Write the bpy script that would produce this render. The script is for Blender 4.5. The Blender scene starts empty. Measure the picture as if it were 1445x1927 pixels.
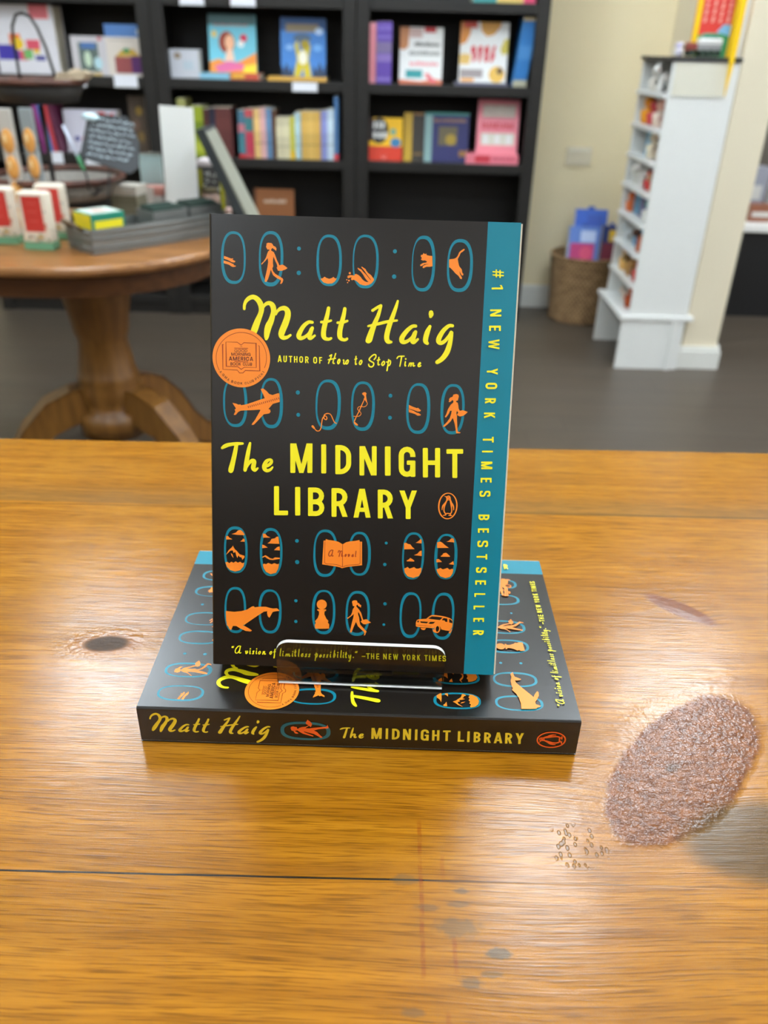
import bpy, bmesh, math, random
from mathutils import Vector, Matrix
from mathutils.geometry import tessellate_polygon
random.seed(7)
SC = bpy.context.scene
COL = SC.collection

# ------------------------------------------------------------------ camera, world, lights, exposure
F_PX = 1523.2056
PITCH, ROLL, CAM_H = 0.5200, 0.0264, 0.2762
cam = bpy.data.cameras.new('camera'); cam_o = bpy.data.objects.new('camera', cam); COL.objects.link(cam_o)
_F = Vector((0, math.cos(PITCH), -math.sin(PITCH))); _R = Vector((1, 0, 0)); _U = _R.cross(_F)
_R2 = _R*math.cos(ROLL)+_U*math.sin(ROLL); _U2 = -_R*math.sin(ROLL)+_U*math.cos(ROLL)
cam_o.matrix_world = Matrix(((_R2.x, _U2.x, -_F.x, 0), (_R2.y, _U2.y, -_F.y, 0), (_R2.z, _U2.z, -_F.z, CAM_H), (0, 0, 0, 1)))
cam.sensor_fit = 'VERTICAL'; cam.sensor_height = 9.6; cam.lens = F_PX/1927*9.6
cam.clip_start = 0.01; cam.clip_end = 60
cam.dof.use_dof = True; cam.dof.focus_distance = 0.358; cam.dof.aperture_fstop = cam.lens/2.9
SC.camera = cam_o

SC.view_settings.view_transform = 'Standard'; SC.view_settings.look = 'None'
SC.view_settings.gamma = 1; SC.view_settings.use_curve_mapping = False
SC.view_settings.exposure = 0.40

world = bpy.data.worlds.new('world'); SC.world = world; world.use_nodes = True
bgn = world.node_tree.nodes['Background']
bgn.inputs['Color'].default_value = (1.0, 0.96, 0.9, 1); bgn.inputs['Strength'].default_value = 0.8

FLOOR = -0.76; CEIL = 2.0
LAMP_Z = 1.62
PANELS = [(-.92, 2.12, .38, .38), (.98, 2.02, .38, .38), (.44, 1.44, .266, .266), (-.95, .3, .38, .38), (.95, .3, .38, .38), (-.95, -1.6, .38, .38), (.95, -1.6, .38, .38), (0.0, 3.0, .38, .38), (2.1, 3.05, .38, .38), (-2.8, 2.1, .38, .38), (2.8, 2.1, .38, .38), (-2.8, .2, .38, .38), (2.8, .2, .38, .38)]  # the two lamps nearest the back wall are added to brighten it

# ------------------------------------------------------------------ materials
def lin(c):
    return tuple((v/255/12.92 if v/255 <= 0.04045 else ((v/255+0.055)/1.055)**2.4) for v in c)
MATS = {}
def mat(name, col, rough=0.6, metal=0.0, vary=0.06, scale=40.0, spec=0.5, bump=0.0, emit=None, estr=0.0, coat=0.0):
    if name in MATS: return MATS[name]
    m = bpy.data.materials.new(name); m.use_nodes = True; nt = m.node_tree; b = nt.nodes['Principled BSDF']
    b.inputs['Roughness'].default_value = rough; b.inputs['Metallic'].default_value = metal
    b.inputs['Specular IOR Level'].default_value = spec; b.inputs['Coat Weight'].default_value = coat
    c = lin(col)
    tc = nt.nodes.new('ShaderNodeTexCoord'); no = nt.nodes.new('ShaderNodeTexNoise')
    no.inputs['Scale'].default_value = scale; no.inputs['Detail'].default_value = 3
    nt.links.new(tc.outputs['Object'], no.inputs['Vector'])
    mx = nt.nodes.new('ShaderNodeMix'); mx.data_type = 'RGBA'
    mx.inputs[6].default_value = tuple(v*(1-vary) for v in c)+(1,); mx.inputs[7].default_value = tuple(min(1, v*(1+vary)) for v in c)+(1,)
    nt.links.new(no.outputs['Fac'], mx.inputs[0]); nt.links.new(mx.outputs[2], b.inputs['Base Color'])
    if bump:
        bp = nt.nodes.new('ShaderNodeBump'); bp.inputs['Strength'].default_value = bump; bp.inputs['Distance'].default_value = 0.002
        nt.links.new(no.outputs['Fac'], bp.inputs['Height']); nt.links.new(bp.outputs['Normal'], b.inputs['Normal'])
    if emit:
        b.inputs['Emission Color'].default_value = lin(emit)+(1,); b.inputs['Emission Strength'].default_value = estr
    MATS[name] = m; return m

class NT:
    """small helper to write node maths as expressions"""
    def __init__(s, name):
        s.m = bpy.data.materials.new(name); s.m.use_nodes = True; s.t = s.m.node_tree; s.b = s.t.nodes['Principled BSDF']
        s.tc = s.t.nodes.new('ShaderNodeTexCoord').outputs['Object']
        sp = s.t.nodes.new('ShaderNodeSeparateXYZ'); s.t.links.new(s.tc, sp.inputs[0]); s.x, s.y, s.z = sp.outputs[0], sp.outputs[1], sp.outputs[2]
    def ln(s, a, sock):
        if hasattr(a, 'links'): s.t.links.new(a, sock)
        else: sock.default_value = a
    def op(s, o, a, b=0.0, c=0.0):
        n = s.t.nodes.new('ShaderNodeMath'); n.operation = o
        s.ln(a, n.inputs[0]); s.ln(b, n.inputs[1]); s.ln(c, n.inputs[2]); return n.outputs[0]
    def add(s, a, b): return s.op('ADD', a, b)
    def sub(s, a, b): return s.op('SUBTRACT', a, b)
    def mul(s, a, b): return s.op('MULTIPLY', a, b)
    def vec(s, x, y, z):
        n = s.t.nodes.new('ShaderNodeCombineXYZ'); s.ln(x, n.inputs[0]); s.ln(y, n.inputs[1]); s.ln(z, n.inputs[2]); return n.outputs[0]
    def noise(s, v, scale, detail=3, rough=0.55, dist=0.0):
        n = s.t.nodes.new('ShaderNodeTexNoise'); s.ln(v, n.inputs['Vector']); n.inputs['Scale'].default_value = scale
        n.inputs['Detail'].default_value = detail; n.inputs['Roughness'].default_value = rough; n.inputs['Distortion'].default_value = dist
        return n.outputs['Fac']
    def voro(s, v, scale, feat='F1'):
        n = s.t.nodes.new('ShaderNodeTexVoronoi'); n.feature = feat; s.ln(v, n.inputs['Vector']); n.inputs['Scale'].default_value = scale; return n.outputs['Distance']
    def step(s, a, lo, hi):
        n = s.t.nodes.new('ShaderNodeMapRange'); n.interpolation_type = 'SMOOTHSTEP'
        s.ln(a, n.inputs[0]); s.ln(lo, n.inputs[1]); s.ln(hi, n.inputs[2]); n.inputs[3].default_value = 0; n.inputs[4].default_value = 1
        return n.outputs[0]
    def mix(s, f, a, b):
        n = s.t.nodes.new('ShaderNodeMix'); n.data_type = 'RGBA'
        s.ln(f, n.inputs[0]); s.ln(a if hasattr(a, 'links') else lin(a)+(1,), n.inputs[6]); s.ln(b if hasattr(b, 'links') else lin(b)+(1,), n.inputs[7]); return n.outputs[2]
    def ell(s, cx, cy, ra, rb, ang, wob=0.0, wsc=40):
        """normalised distance from an ellipse centre (1 on its rim), with a wobbly edge"""
        c, si = math.cos(ang), math.sin(ang); dx = s.sub(s.x, cx); dy = s.sub(s.y, cy)
        u = s.add(s.mul(dx, c/ra), s.mul(dy, si/ra)); v = s.add(s.mul(dx, -si/rb), s.mul(dy, c/rb))
        d = s.op('SQRT', s.add(s.mul(u, u), s.mul(v, v)))
        if wob: d = s.add(d, s.mul(s.sub(s.noise(s.tc, wsc, 2), 0.5), wob))
        return d
    def bump(s, h, strength, dist, normal=None):
        n = s.t.nodes.new('ShaderNodeBump'); s.ln(h, n.inputs['Height']); n.inputs['Strength'].default_value = strength; n.inputs['Distance'].default_value = dist
        if normal is not None: s.t.links.new(normal, n.inputs['Normal'])
        return n.outputs['Normal']

def table_wood():
    w = NT('honey_pine_tabletop'); x, y = w.x, w.y
    # knots push the grain aside
    k1 = w.ell(-.1447, .3346, .012, .0065, .1); k2 = w.add(w.ell(.1385, .2615, .058, .0240, .80, .26, 30), w.mul(w.sub(w.noise(w.tc, 130, 3), .5), .16)); k3 = w.ell(.1714, .379, .021, .0065, -.7, .3, 60)
    def push(d): return w.op('DIVIDE', .006, w.add(.25, w.mul(d, d)))
    yy = w.add(y, w.mul(w.sub(w.noise(w.vec(w.mul(x, 3.0), w.mul(y, 9.0), 0), 1.0, 2), .5), .022))
    for d, kk in ((k1, .5), (k2, .7), (k3, .4)): yy = w.add(yy, w.mul(push(d), kk))
    plank = w.add(w.step(y, .1985, .1995), w.step(y, .484, .486))
    g1 = w.noise(w.vec(w.mul(x, 3.5), w.mul(yy, 120), w.mul(plank, 7)), 1, 4, .6)
    g2 = w.noise(w.vec(w.mul(x, 16), w.mul(yy, 420), w.mul(plank, 3)), 1, 3, .6)
    g3 = w.noise(w.vec(w.mul(x, 40), w.mul(yy, 1300), 0), 1, 2, .6)
    blot = w.noise(w.vec(w.mul(x, 9), w.mul(y, 14), plank), 1, 4, .6)
    col = w.mix(w.step(g1, .3, .72), (178, 116, 20), (148, 92, 10))
    col = w.mix(w.mul(w.step(g2, .45, .75), .5), col, (106, 61, 4))
    col = w.mix(w.mul(w.step(blot, .42, .75), .6), col, (176, 120, 32))
    col = w.mix(w.mul(w.step(g3, .47, .66), .62), col, (96, 55, 4))
    # far board is a little greyer towards its near edge
    col = w.mix(w.mul(w.mul(w.step(y, .484, .486), w.sub(1, w.step(y, .49, .52))), .45), col, (110, 84, 46))
    # seams between boards
    s1 = w.op('ABSOLUTE', w.sub(w.add(y, w.mul(w.sub(w.noise(w.vec(w.mul(x, 30), 0, 0), 1, 2), .5), .0006)), w.add(.1992, w.mul(x, .003))))
    seam = w.mul(w.sub(1, w.step(s1, .00025, .00062)), w.sub(1, w.step(x, .0, .05)))
    seam = w.add(seam, w.mul(w.sub(1, w.step(s1, .0001, .0005)), .35))
    s2 = w.op('ABSOLUTE', w.sub(y, w.add(.4845, w.mul(x, .012)))); seam = w.add(seam, w.mul(w.sub(1, w.step(s2, .0002, .0010)), .6))
    col = w.mix(w.op('MINIMUM', seam, 1.0), col, (30, 20, 8))
    # knots
    col = w.mix(w.mul(w.sub(1, w.step(k1, .6, 2.2)), .6), col, (150, 88, 38)); col = w.mix(w.sub(1, w.step(k1, .75, 1.15)), col, (66, 42, 18))
    kcol = w.mix(w.step(w.noise(w.tc, 220, 4), .3, .7), (132, 79, 42), (98, 56, 28))
    kcol = w.mix(w.mul(w.sub(1, w.step(w.ell(.132, .259, .004, .002, .5, .9, 300), .5, 1.5)), .6), kcol, (70, 54, 38))
    col = w.mix(w.mul(w.sub(1, w.step(k2, 1.0, 1.6)), .25), col, (150, 90, 16))
    col = w.mix(w.sub(1, w.step(k2, .93, 1.05)), col, kcol)
    col = w.mix(w.sub(1, w.step(k3, .8, 1.25)), col, (120, 66, 30))
    # grey-brown patch, ink-grey spots, red drips
    kd = w.mul(w.sub(1, w.step(w.ell(.163, .221, .036, .021, .1, .5, 25), .75, 1.2)), w.step(y, .1995, .2005))
    col = w.mix(w.mul(kd, .85), col, (74, 54, 20))
    for cx, cy, ra, rb, st in ((.0305, .180, .0085, .0036, .5), (.0449, .171, .0045, .0022, .75), (.0340, .1605, .0040, .0022, .55), (.0115, .1995, .005, .0025, .4), (.020, .188, .005, .0015, .45), (.0315, .1895, .004, .0014, .45), (.0415, .1635, .004, .0013, .5), (.014, .150, .004, .0018, .4), (.033, .195, .003, .0012, .5)):
        col = w.mix(w.mul(w.sub(1, w.step(w.ell(cx, cy, ra, rb, 0, 1.2, 260), .6, 1.3)), st), col, (76, 72, 58))
    for cx, y0, y1, st in ((.0178, .157, .229, .42), (.0292, .160, .178, .4), (.0265, .196, .212, .25), (.0255, .140, .152, .35)):
        dr = w.mul(w.sub(1, w.step(w.op('ABSOLUTE', w.sub(w.add(x, w.mul(w.sub(w.noise(w.vec(0, w.mul(y, 60), 0), 1, 2), .5), .002)), cx)), .0004, .0012)), w.mul(w.step(y, y0, y0+.01), w.sub(1, w.step(y, y1-.004, y1))))
        col = w.mix(w.mul(dr, w.mul(st, w.step(w.noise(w.tc, 160, 3), .3, .6))), col, (120, 34, 10))
    # little pits beside the big knot
    pz = w.sub(1, w.step(w.ell(.081, .2165, .012, .010, .2, .3, 60), .8, 1.2))
    pits = w.mul(pz, w.sub(1, w.step(w.voro(w.vec(w.mul(x, 1.4), w.mul(y, .8), 0), 330), .22, .38)))
    col = w.mix(w.mul(pits, .6), col, (84, 56, 20))
    w.t.links.new(col, w.b.inputs['Base Color'])
    # varnish: fine grain ridges catch the light, rough resin over the big knot
    inside = w.sub(1, w.step(k2, .9, 1.08))
    res = w.noise(w.vec(x, y, 0), 470, 2, .45)
    ul = w.step(w.add(w.mul(w.sub(x, .1385), -1), w.mul(w.sub(y, .2615), .9)), -.004, .02)
    rip = w.mul(w.mul(w.noise(w.vec(w.mul(w.op('ARCTAN2', w.sub(y, .262), w.sub(x, .138)), 3.5), w.mul(k2, 1.6), 0), 2.2, 2), ul), w.mul(w.step(k2, .9, 1.1), w.sub(1, w.step(k2, 1.2, 1.7))))
    n = w.bump(w.add(w.mul(g2, .8), w.mul(g3, .8)), .13, .0006)
    n = w.bump(w.noise(w.vec(w.mul(x, 60), w.mul(y, 160), 0), 1, 3), .06, .0012, n)
    n = w.bump(w.mul(res, inside), 1.0, .00030, n)
    n = w.bump(rip, .16, .0016, n)
    n = w.bump(w.mul(pits, -1), .3, .0006, n)
    near1 = w.sub(1, w.step(k1, .9, 3.0)); n = w.bump(w.mul(near1, w.noise(w.vec(w.mul(x, 180), w.mul(y, 360), 0), 1, 2)), .3, .0012, n)
    w.t.links.new(n, w.b.inputs['Normal'])
    rg = w.add(.12, w.mul(w.noise(w.vec(w.mul(x, 20), w.mul(y, 40), 5), 1, 3), .10))
    w.t.links.new(w.add(w.sub(rg, w.mul(inside, .09)), w.mul(w.sub(1, w.step(k1, .8, 1.2)), .25)), w.b.inputs['Roughness'])
    w.t.links.new(w.sub(.42, w.mul(inside, .17)), w.b.inputs['Specular IOR Level'])
    return w.m

def wood(name, a, b, gx=4, gy=60, rough=.35, axis='x'):
    if name in MATS: return MATS[name]
    w = NT(name); u, v = (w.x, w.y) if axis == 'x' else (w.z, w.x)
    g = w.noise(w.vec(w.mul(u, gx), w.mul(v, gy), w.mul(w.y if axis != 'x' else w.z, gy)), 1, 4)
    w.t.links.new(w.mix(w.step(g, .3, .7), a, b), w.b.inputs['Base Color']); w.b.inputs['Roughness'].default_value = rough
    MATS[name] = w.m; return w.m

def floor_mat():
    w = NT('grey_brown_plank_floor'); x, y = w.x, w.y
    row = w.op('FLOOR', w.op('DIVIDE', y, .13)); fr = w.op('FRACT', w.op('DIVIDE', y, .13))
    off = w.op('FRACT', w.mul(w.op('SINE', w.mul(row, 12.9898)), 43.7)); xs = w.op('DIVIDE', w.add(x, w.mul(off, 1.2)), 1.2)
    cell = w.op('FLOOR', xs); rnd = w.op('FRACT', w.mul(w.op('SINE', w.add(w.mul(row, 78.2), w.mul(cell, 37.7))), 91.3))
    g = w.noise(w.vec(w.mul(x, 2.5), w.mul(y, 40), w.mul(rnd, 20)), 1, 5, .62)
    col = w.mix(g, (53, 47, 40), (96, 85, 73)); col = w.mix(w.mul(rnd, .5), col, (74, 63, 52))
    edge = w.add(w.sub(1, w.step(w.op('MINIMUM', fr, w.sub(1, fr)), .005, .022)), w.sub(1, w.step(w.op('FRACT', xs), .001, .004)))
    col = w.mix(w.mul(w.op('MINIMUM', edge, 1.0), .55), col, (40, 34, 30))
    w.t.links.new(col, w.b.inputs['Base Color']); w.b.inputs['Roughness'].default_value = .42
    return w.m

# ------------------------------------------------------------------ mesh builder
class MB:
    def __init__(s): s.bm = bmesh.new(); s.mats = []
    def mi(s, m):
        if m not in s.mats: s.mats.append(m)
        return s.mats.index(m)
    def face(s, pts, m, smooth=False):
        try: f = s.bm.faces.new([s.bm.verts.new(p) for p in pts])
        except ValueError: return None
        f.material_index = s.mi(m); f.smooth = smooth; return f
    def hexa(s, b, t, m):
        """two loops of equal length joined into a solid"""
        i = s.mi(m); vb = [s.bm.verts.new(p) for p in b]; vt = [s.bm.verts.new(p) for p in t]; n = len(b)
        fs = [s.bm.faces.new(vb[::-1]), s.bm.faces.new(vt)]
        for k in range(n): fs.append(s.bm.faces.new((vb[k], vb[(k+1) % n], vt[(k+1) % n], vt[k])))
        for f in fs: f.material_index = i
        return s
    def box(s, x0, y0, z0, x1, y1, z1, m):
        return s.hexa([(x0, y0, z0), (x1, y0, z0), (x1, y1, z0), (x0, y1, z0)], [(x0, y0, z1), (x1, y0, z1), (x1, y1, z1), (x0, y1, z1)], m)
    def bbox(s, x0, y0, z0, x1, y1, z1, m, r=.002):
        """box with its vertical and top edges rounded over"""
        def lo(i, z):
            c = r*.6; return [(x0+i+c, y0+i, z), (x1-i-c, y0+i, z), (x1-i, y0+i+c, z), (x1-i, y1-i-c, z), (x1-i-c, y1-i, z), (x0+i+c, y1-i, z), (x0+i, y1-i-c, z), (x0+i, y0+i+c, z)]
        loops = [lo(r*.5, z0), lo(0, z0+r*.5), lo(0, z1-r), lo(r*.3, z1-r*.3), lo(r, z1)]
        return s.loft(loops, m)
    def loft(s, loops, m, cap=True, smooth=False):
        i = s.mi(m); vs = [[s.bm.verts.new(p) for p in l] for l in loops]; n = len(loops[0])
        for a, b in zip(vs, vs[1:]):
            for k in range(n):
                f = s.bm.faces.new((a[k], a[(k+1) % n], b[(k+1) % n], b[k])); f.material_index = i; f.smooth = smooth
        if cap:
            f = s.bm.faces.new(vs[0][::-1]); f.material_index = i; f = s.bm.faces.new(vs[-1]); f.material_index = i
        return s
    def lathe(s, prof, m, c=(0, 0, 0), n=32, cap=True, sx=1.0, sy=1.0):
        return s.loft([[(c[0]+r*sx*math.cos(2*math.pi*k/n), c[1]+r*sy*math.sin(2*math.pi*k/n), c[2]+z) for k in range(n)] for r, z in prof], m, cap, True)
    def tube(s, pts, r, m, n=8, closed=False):
        pts = [Vector(p) for p in pts]; loops = []; N = len(pts); up = None
        for i, p in enumerate(pts):
            a = pts[i-1] if i or closed else p; b = pts[(i+1) % N] if i < N-1 or closed else p
            t = (b-a).normalized()
            if up is None: up = Vector((0, 0, 1)) if abs(t.z) < .9 else Vector((1, 0, 0))
            sd = t.cross(up).normalized(); up = sd.cross(t).normalized()
            rr = r[i] if isinstance(r, (list, tuple)) else r
            loops.append([p+(sd*math.cos(2*math.pi*k/n)+up*math.sin(2*math.pi*k/n))*rr for k in range(n)])
        if closed: loops.append(loops[0])
        return s.loft(loops, m, not closed, True)
    def ball(s, c, rx, ry, rz, m, n=14, k=8):
        i = s.mi(m); rows = []
        for a in range(1, k):
            th = math.pi*a/k; rows.append([s.bm.verts.new((c[0]+rx*math.sin(th)*math.cos(2*math.pi*j/n), c[1]+ry*math.sin(th)*math.sin(2*math.pi*j/n), c[2]-rz*math.cos(th))) for j in range(n)])
        lo = s.bm.verts.new((c[0], c[1], c[2]-rz)); hi = s.bm.verts.new((c[0], c[1], c[2]+rz)); fs = []
        for a, b in zip(rows, rows[1:]): fs += [s.bm.faces.new((a[j], a[(j+1) % n], b[(j+1) % n], b[j])) for j in range(n)]
        fs += [s.bm.faces.new((lo, rows[0][(j+1) % n], rows[0][j])) for j in range(n)]+[s.bm.faces.new((hi, rows[-1][j], rows[-1][(j+1) % n])) for j in range(n)]
        for f in fs: f.material_index = i; f.smooth = True
        return s
    def poly(s, pts2, f3, m):
        """flat concave polygon, 2D points lifted by f3"""
        i = s.mi(m); vs = [s.bm.verts.new(f3(p)) for p in pts2]
        for t in tessellate_polygon([[Vector((p[0], p[1], 0)) for p in pts2]]):
            try: f = s.bm.faces.new([vs[k] for k in t]); f.material_index = i
            except ValueError: pass
        return s
    def build(s, name, parent=None, loc=None, fix=True):
        if fix: bmesh.ops.recalc_face_normals(s.bm, faces=s.bm.faces)
        me = bpy.data.meshes.new(name); s.bm.to_mesh(me); s.bm.free()
        for m in s.mats: me.materials.append(m)
        o = bpy.data.objects.new(name, me); COL.objects.link(o)
        if parent is not None: o.parent = parent
        if loc is not None: o.location = loc
        return o
def tag(o, label, cat, group=None, kind=None):
    if label: o['label'] = label
    if cat: o['category'] = cat
    if group: o['group'] = group
    if kind: o['kind'] = kind
    return o
def thing(name, label, cat, loc=(0, 0, 0), rz=0.0, group=None):
    o = bpy.data.objects.new(name, None); COL.objects.link(o); o.location = loc; o.rotation_euler = (0, 0, rz); o.empty_display_size = .02
    return tag(o, label, cat, group)
def struct(mb, name, loc=None):
    o = mb.build(name, None, loc); o['kind'] = 'structure'; return o
def copy_tree(o, loc=None, label=None, group=None, rz=None):
    r = o.copy(); COL.objects.link(r)
    if loc is not None: r.location = loc
    if label: r['label'] = label
    if group: r['group'] = group
    if rz is not None: r.rotation_euler = (0, 0, rz)
    for ch in list(o.children):
        c = ch.copy(); COL.objects.link(c); c.parent = r
        for g in list(ch.children):
            d = g.copy(); COL.objects.link(d); d.parent = c
    return r

# ------------------------------------------------------------------ lettering
def catmull(p, closed=False, n=5):
    if len(p) < 3: return p
    out = []; N = len(p)
    rng = range(N) if closed else range(N-1)
    for i in rng:
        p0 = p[i-1] if (i or closed) else p[0]; p1 = p[i]; p2 = p[(i+1) % N]; p3 = p[(i+2) % N] if (i+2 < N or closed) else p[-1]
        for k in range(n):
            t = k/n
            out.append(tuple(.5*(2*b+(c-a)*t+(2*a-5*b+4*c-d)*t*t+(-a+3*b-3*c+d)*t**3) for a, b, c, d in zip(p0, p1, p2, p3)))
    if not closed: out.append(p[-1])
    return out
def stroke_polys(pts, closed=False, smooth=True, flat=False):
    """convex pieces of a brush stroke: pts = (x, y, full width)"""
    pts = [p for i, p in enumerate(pts) if i == 0 or math.hypot(p[0]-pts[i-1][0], p[1]-pts[i-1][1]) > 1e-6*(1+abs(p[0]))]
    if closed and math.hypot(pts[0][0]-pts[-1][0], pts[0][1]-pts[-1][1]) < 1e-6: pts = pts[:-1]
    if smooth: pts = catmull(pts, closed)
    if closed: pts = list(pts)+[pts[0]]
    L, R, N = [], [], len(pts)
    for i, (x, y, w) in enumerate(pts):
        a = pts[i-1] if i else (pts[-2] if closed else pts[0]); b = pts[i+1] if i < N-1 else (pts[1] if closed else pts[-1])
        dx, dy = b[0]-a[0], b[1]-a[1]; l = math.hypot(dx, dy) or 1; nx, ny = -dy/l, dx/l; k = 1.0
        if 0 < i < N-1 or closed:
            d1 = (x-a[0], y-a[1]); l1 = math.hypot(*d1) or 1; k = 1/max(.5, abs((d1[0]*dx+d1[1]*dy)/(l1*l))) if not smooth else 1
        L.append((x+nx*w/2*k, y+ny*w/2*k)); R.append((x-nx*w/2*k, y-ny*w/2*k))
    out = [[L[i], L[i+1], R[i+1], R[i]] for i in range(N-1)]
    if not closed and not flat:
        for (x, y, w) in (pts[0], pts[-1]): out.append([(x+w/2*math.cos(t*math.pi/6), y+w/2*math.sin(t*math.pi/6)) for t in range(12)])
    return out
def q(*a): return [(a[i], a[i+1]) for i in range(0, len(a), 2)]
def sans(ch, w, h, s):
    """condensed gothic capital in a box w x h (y up), stroke s; list of polygons"""
    def rc(x0, y0, x1, y1):
        r = s*.14; return [(x0+r, y0), (x1-r, y0), (x1, y0+r), (x1, y1-r), (x1-r, y1), (x0+r, y1), (x0, y1-r), (x0, y0+r)]
    def arc(cx, cy, rx, ry, a0, a1, n=8): return [(cx+rx*math.cos(math.radians(a0+(a1-a0)*i/n)), cy+ry*math.sin(math.radians(a0+(a1-a0)*i/n)), s) for i in range(n+1)]
    def st(p, closed=False): return stroke_polys(p, closed, False, True)
    e = s/2; rx = w/2-e; ry = min(rx*1.05, h*.3); cx = w/2
    if ch == 'I': return [rc(0, 0, w, h)]
    if ch == '!': return [rc(0, h*.3, w, h), rc(0, 0, w, h*.18)]
    if ch == '-': return [rc(0, 0, w, h)]
    if ch == '1': return [rc(w-s*1.05, 0, w, h), q(0, h*.72, 0, h*.88, w-s*.9, h, w-s*.5, h*.86)]
    if ch == 'L': return [rc(0, 0, s, h), rc(0, 0, w, s*.95)]
    if ch == 'T': return [rc(0, h-s*.95, w, h), rc(cx-e, 0, cx+e, h)]
    if ch == 'H': return [rc(0, 0, s, h), rc(w-s, 0, w, h), rc(e, h*.5-s*.45, w-e, h*.5+s*.45)]
    if ch in 'EF':
        r = [rc(0, 0, s, h), rc(0, h-s*.92, w, h), rc(0, h*.5-s*.42, w*.92, h*.5+s*.46)]
        return r+([rc(0, 0, w, s*.92)] if ch == 'E' else [])
    if ch == '#': return [q(w*.18, 0, w*.34, 0, w*.44, h, w*.28, h), q(w*.56, 0, w*.72, 0, w*.82, h, w*.66, h), rc(0, h*.27, w*.94, h*.27+s*.75), rc(w*.06, h*.6, w, h*.6+s*.75)]
    if ch == 'M': t = s*1.02; return [rc(0, 0, s, h), rc(w-s, 0, w, h), q(0, h, t*1.15, h, cx+s*.42, 0, cx-s*.42, 0), q(w-t*1.15, h, w, h, cx+s*.42, 0, cx-s*.42, 0)]
    if ch == 'N': return [rc(0, 0, s*.95, h), rc(w-s*.95, 0, w, h), q(0, h, s*1.1, h, w, 0, w-s*1.1, 0)]
    if ch == 'A': return [q(0, 0, s*.98, 0, cx+s*.42, h, cx-s*.55, h), q(w-s*.98, 0, w, 0, cx+s*.55, h, cx-s*.42, h), q(w*.2, h*.2, w*.8, h*.2, w*.75, h*.2+s*.85, w*.25, h*.2+s*.85)]
    if ch == 'Y': return [q(0, h, s*1.05, h, cx+s*.5, h*.4, cx-s*.5, h*.4), q(w-s*1.05, h, w, h, cx+s*.5, h*.4, cx-s*.5, h*.4), rc(cx-e, 0, cx+e, h*.44)]
    if ch == 'V': return [q(0, h, s, h, cx+s*.4, 0, cx-s*.5, 0), q(w-s, h, w, h, cx+s*.5, 0, cx-s*.4, 0)]
    if ch == 'W':
        a, b = w*.29, w*.71
        return [q(0, h, s*.95, h, a+s*.42, 0, a-s*.42, 0), q(w-s*.95, h, w, h, b+s*.42, 0, b-s*.42, 0), q(a-s*.42, 0, a+s*.42, 0, cx+s*.4, h, cx-s*.4, h), q(b-s*.42, 0, b+s*.42, 0, cx+s*.4, h, cx-s*.4, h)]
    if ch == 'K': return [rc(0, 0, s, h), q(s*.6, h*.30, w, h, w-s*1.15, h, s*.6, h*.52), q(w*.36, h*.5, w*.6, h*.62, w, 0, w-s*1.1, 0)]
    if ch == 'O': return st(arc(cx, h-e-ry, rx, ry, 0, 180)+arc(cx, e+ry, rx, ry, 180, 360), True)
    if ch == 'U': return st([(e, h, s)]+arc(cx, e+ry, rx, ry, 180, 360)+[(w-e, h, s)])
    if ch == 'C': return st([(w-e, h*.66, s)]+arc(cx, h-e-ry, rx, ry, 0, 180)+arc(cx, e+ry, rx, ry, 180, 360)+[(w-e, h*.34, s)])
    if ch == 'G': return st([(w-e, h*.66, s)]+arc(cx, h-e-ry, rx, ry, 0, 180)+arc(cx, e+ry, rx, ry, 180, 360)+[(w-e, h*.52, s)])+[rc(cx-s*.05, h*.40, w, h*.40+s*.85), rc(w-s*.95, 0, w, h*.4)]
    if ch == 'D': rr = min(w-s, h*.42)*.8; return [rc(0, 0, s, h)]+st([(e, h-e, s), (w-e-rr, h-e, s)]+arc(w-e-rr, h-e-rr, rr, rr, 90, 0)+arc(w-e-rr, e+rr, rr, rr, 0, -90)+[(e, e, s)])
    if ch in 'BRP':
        m = h*(.5 if ch == 'B' else .46); r1 = (h-e-m)/2; r1x = min(r1, w-s)
        P = [rc(0, 0, s, h)]+st([(e, h-e, s), (w-e-r1x-w*.02, h-e, s)]+arc(w-e-r1x-w*.02, m+r1, r1x, r1, 90, -90)+[(e, m, s)])
        if ch == 'B': r2 = (m-e)/2; r2x = min(r2, w-s); P += st([(e, m, s), (w-e-r2x, m, s)]+arc(w-e-r2x, e+r2, r2x, r2, 90, -90)+[(e, e, s)])
        if ch == 'R': P.append(q(w-s*1.05, 0, w, 0, w*.68, m+s*.2, w*.68-s*1.0, m+s*.1))
        return P
    if ch == 'S': r1 = (h/2-e)/2; return stroke_polys(catmull([(w-e, h*.70, s), (w*.8, h-e*1.3, s), (cx, h-e, s), (w*.2, h-e*1.3, s), (e, h*.76, s), (w*.2, h*.59, s), (cx, h*.5, s), (w*.8, h*.41, s), (w-e, h*.24, s), (w*.8, e*1.3, s), (cx, e, s), (w*.2, e*1.3, s), (e, h*.30, s)], False, 4), False, False, True)
    return [rc(0, 0, w, h)]
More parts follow.
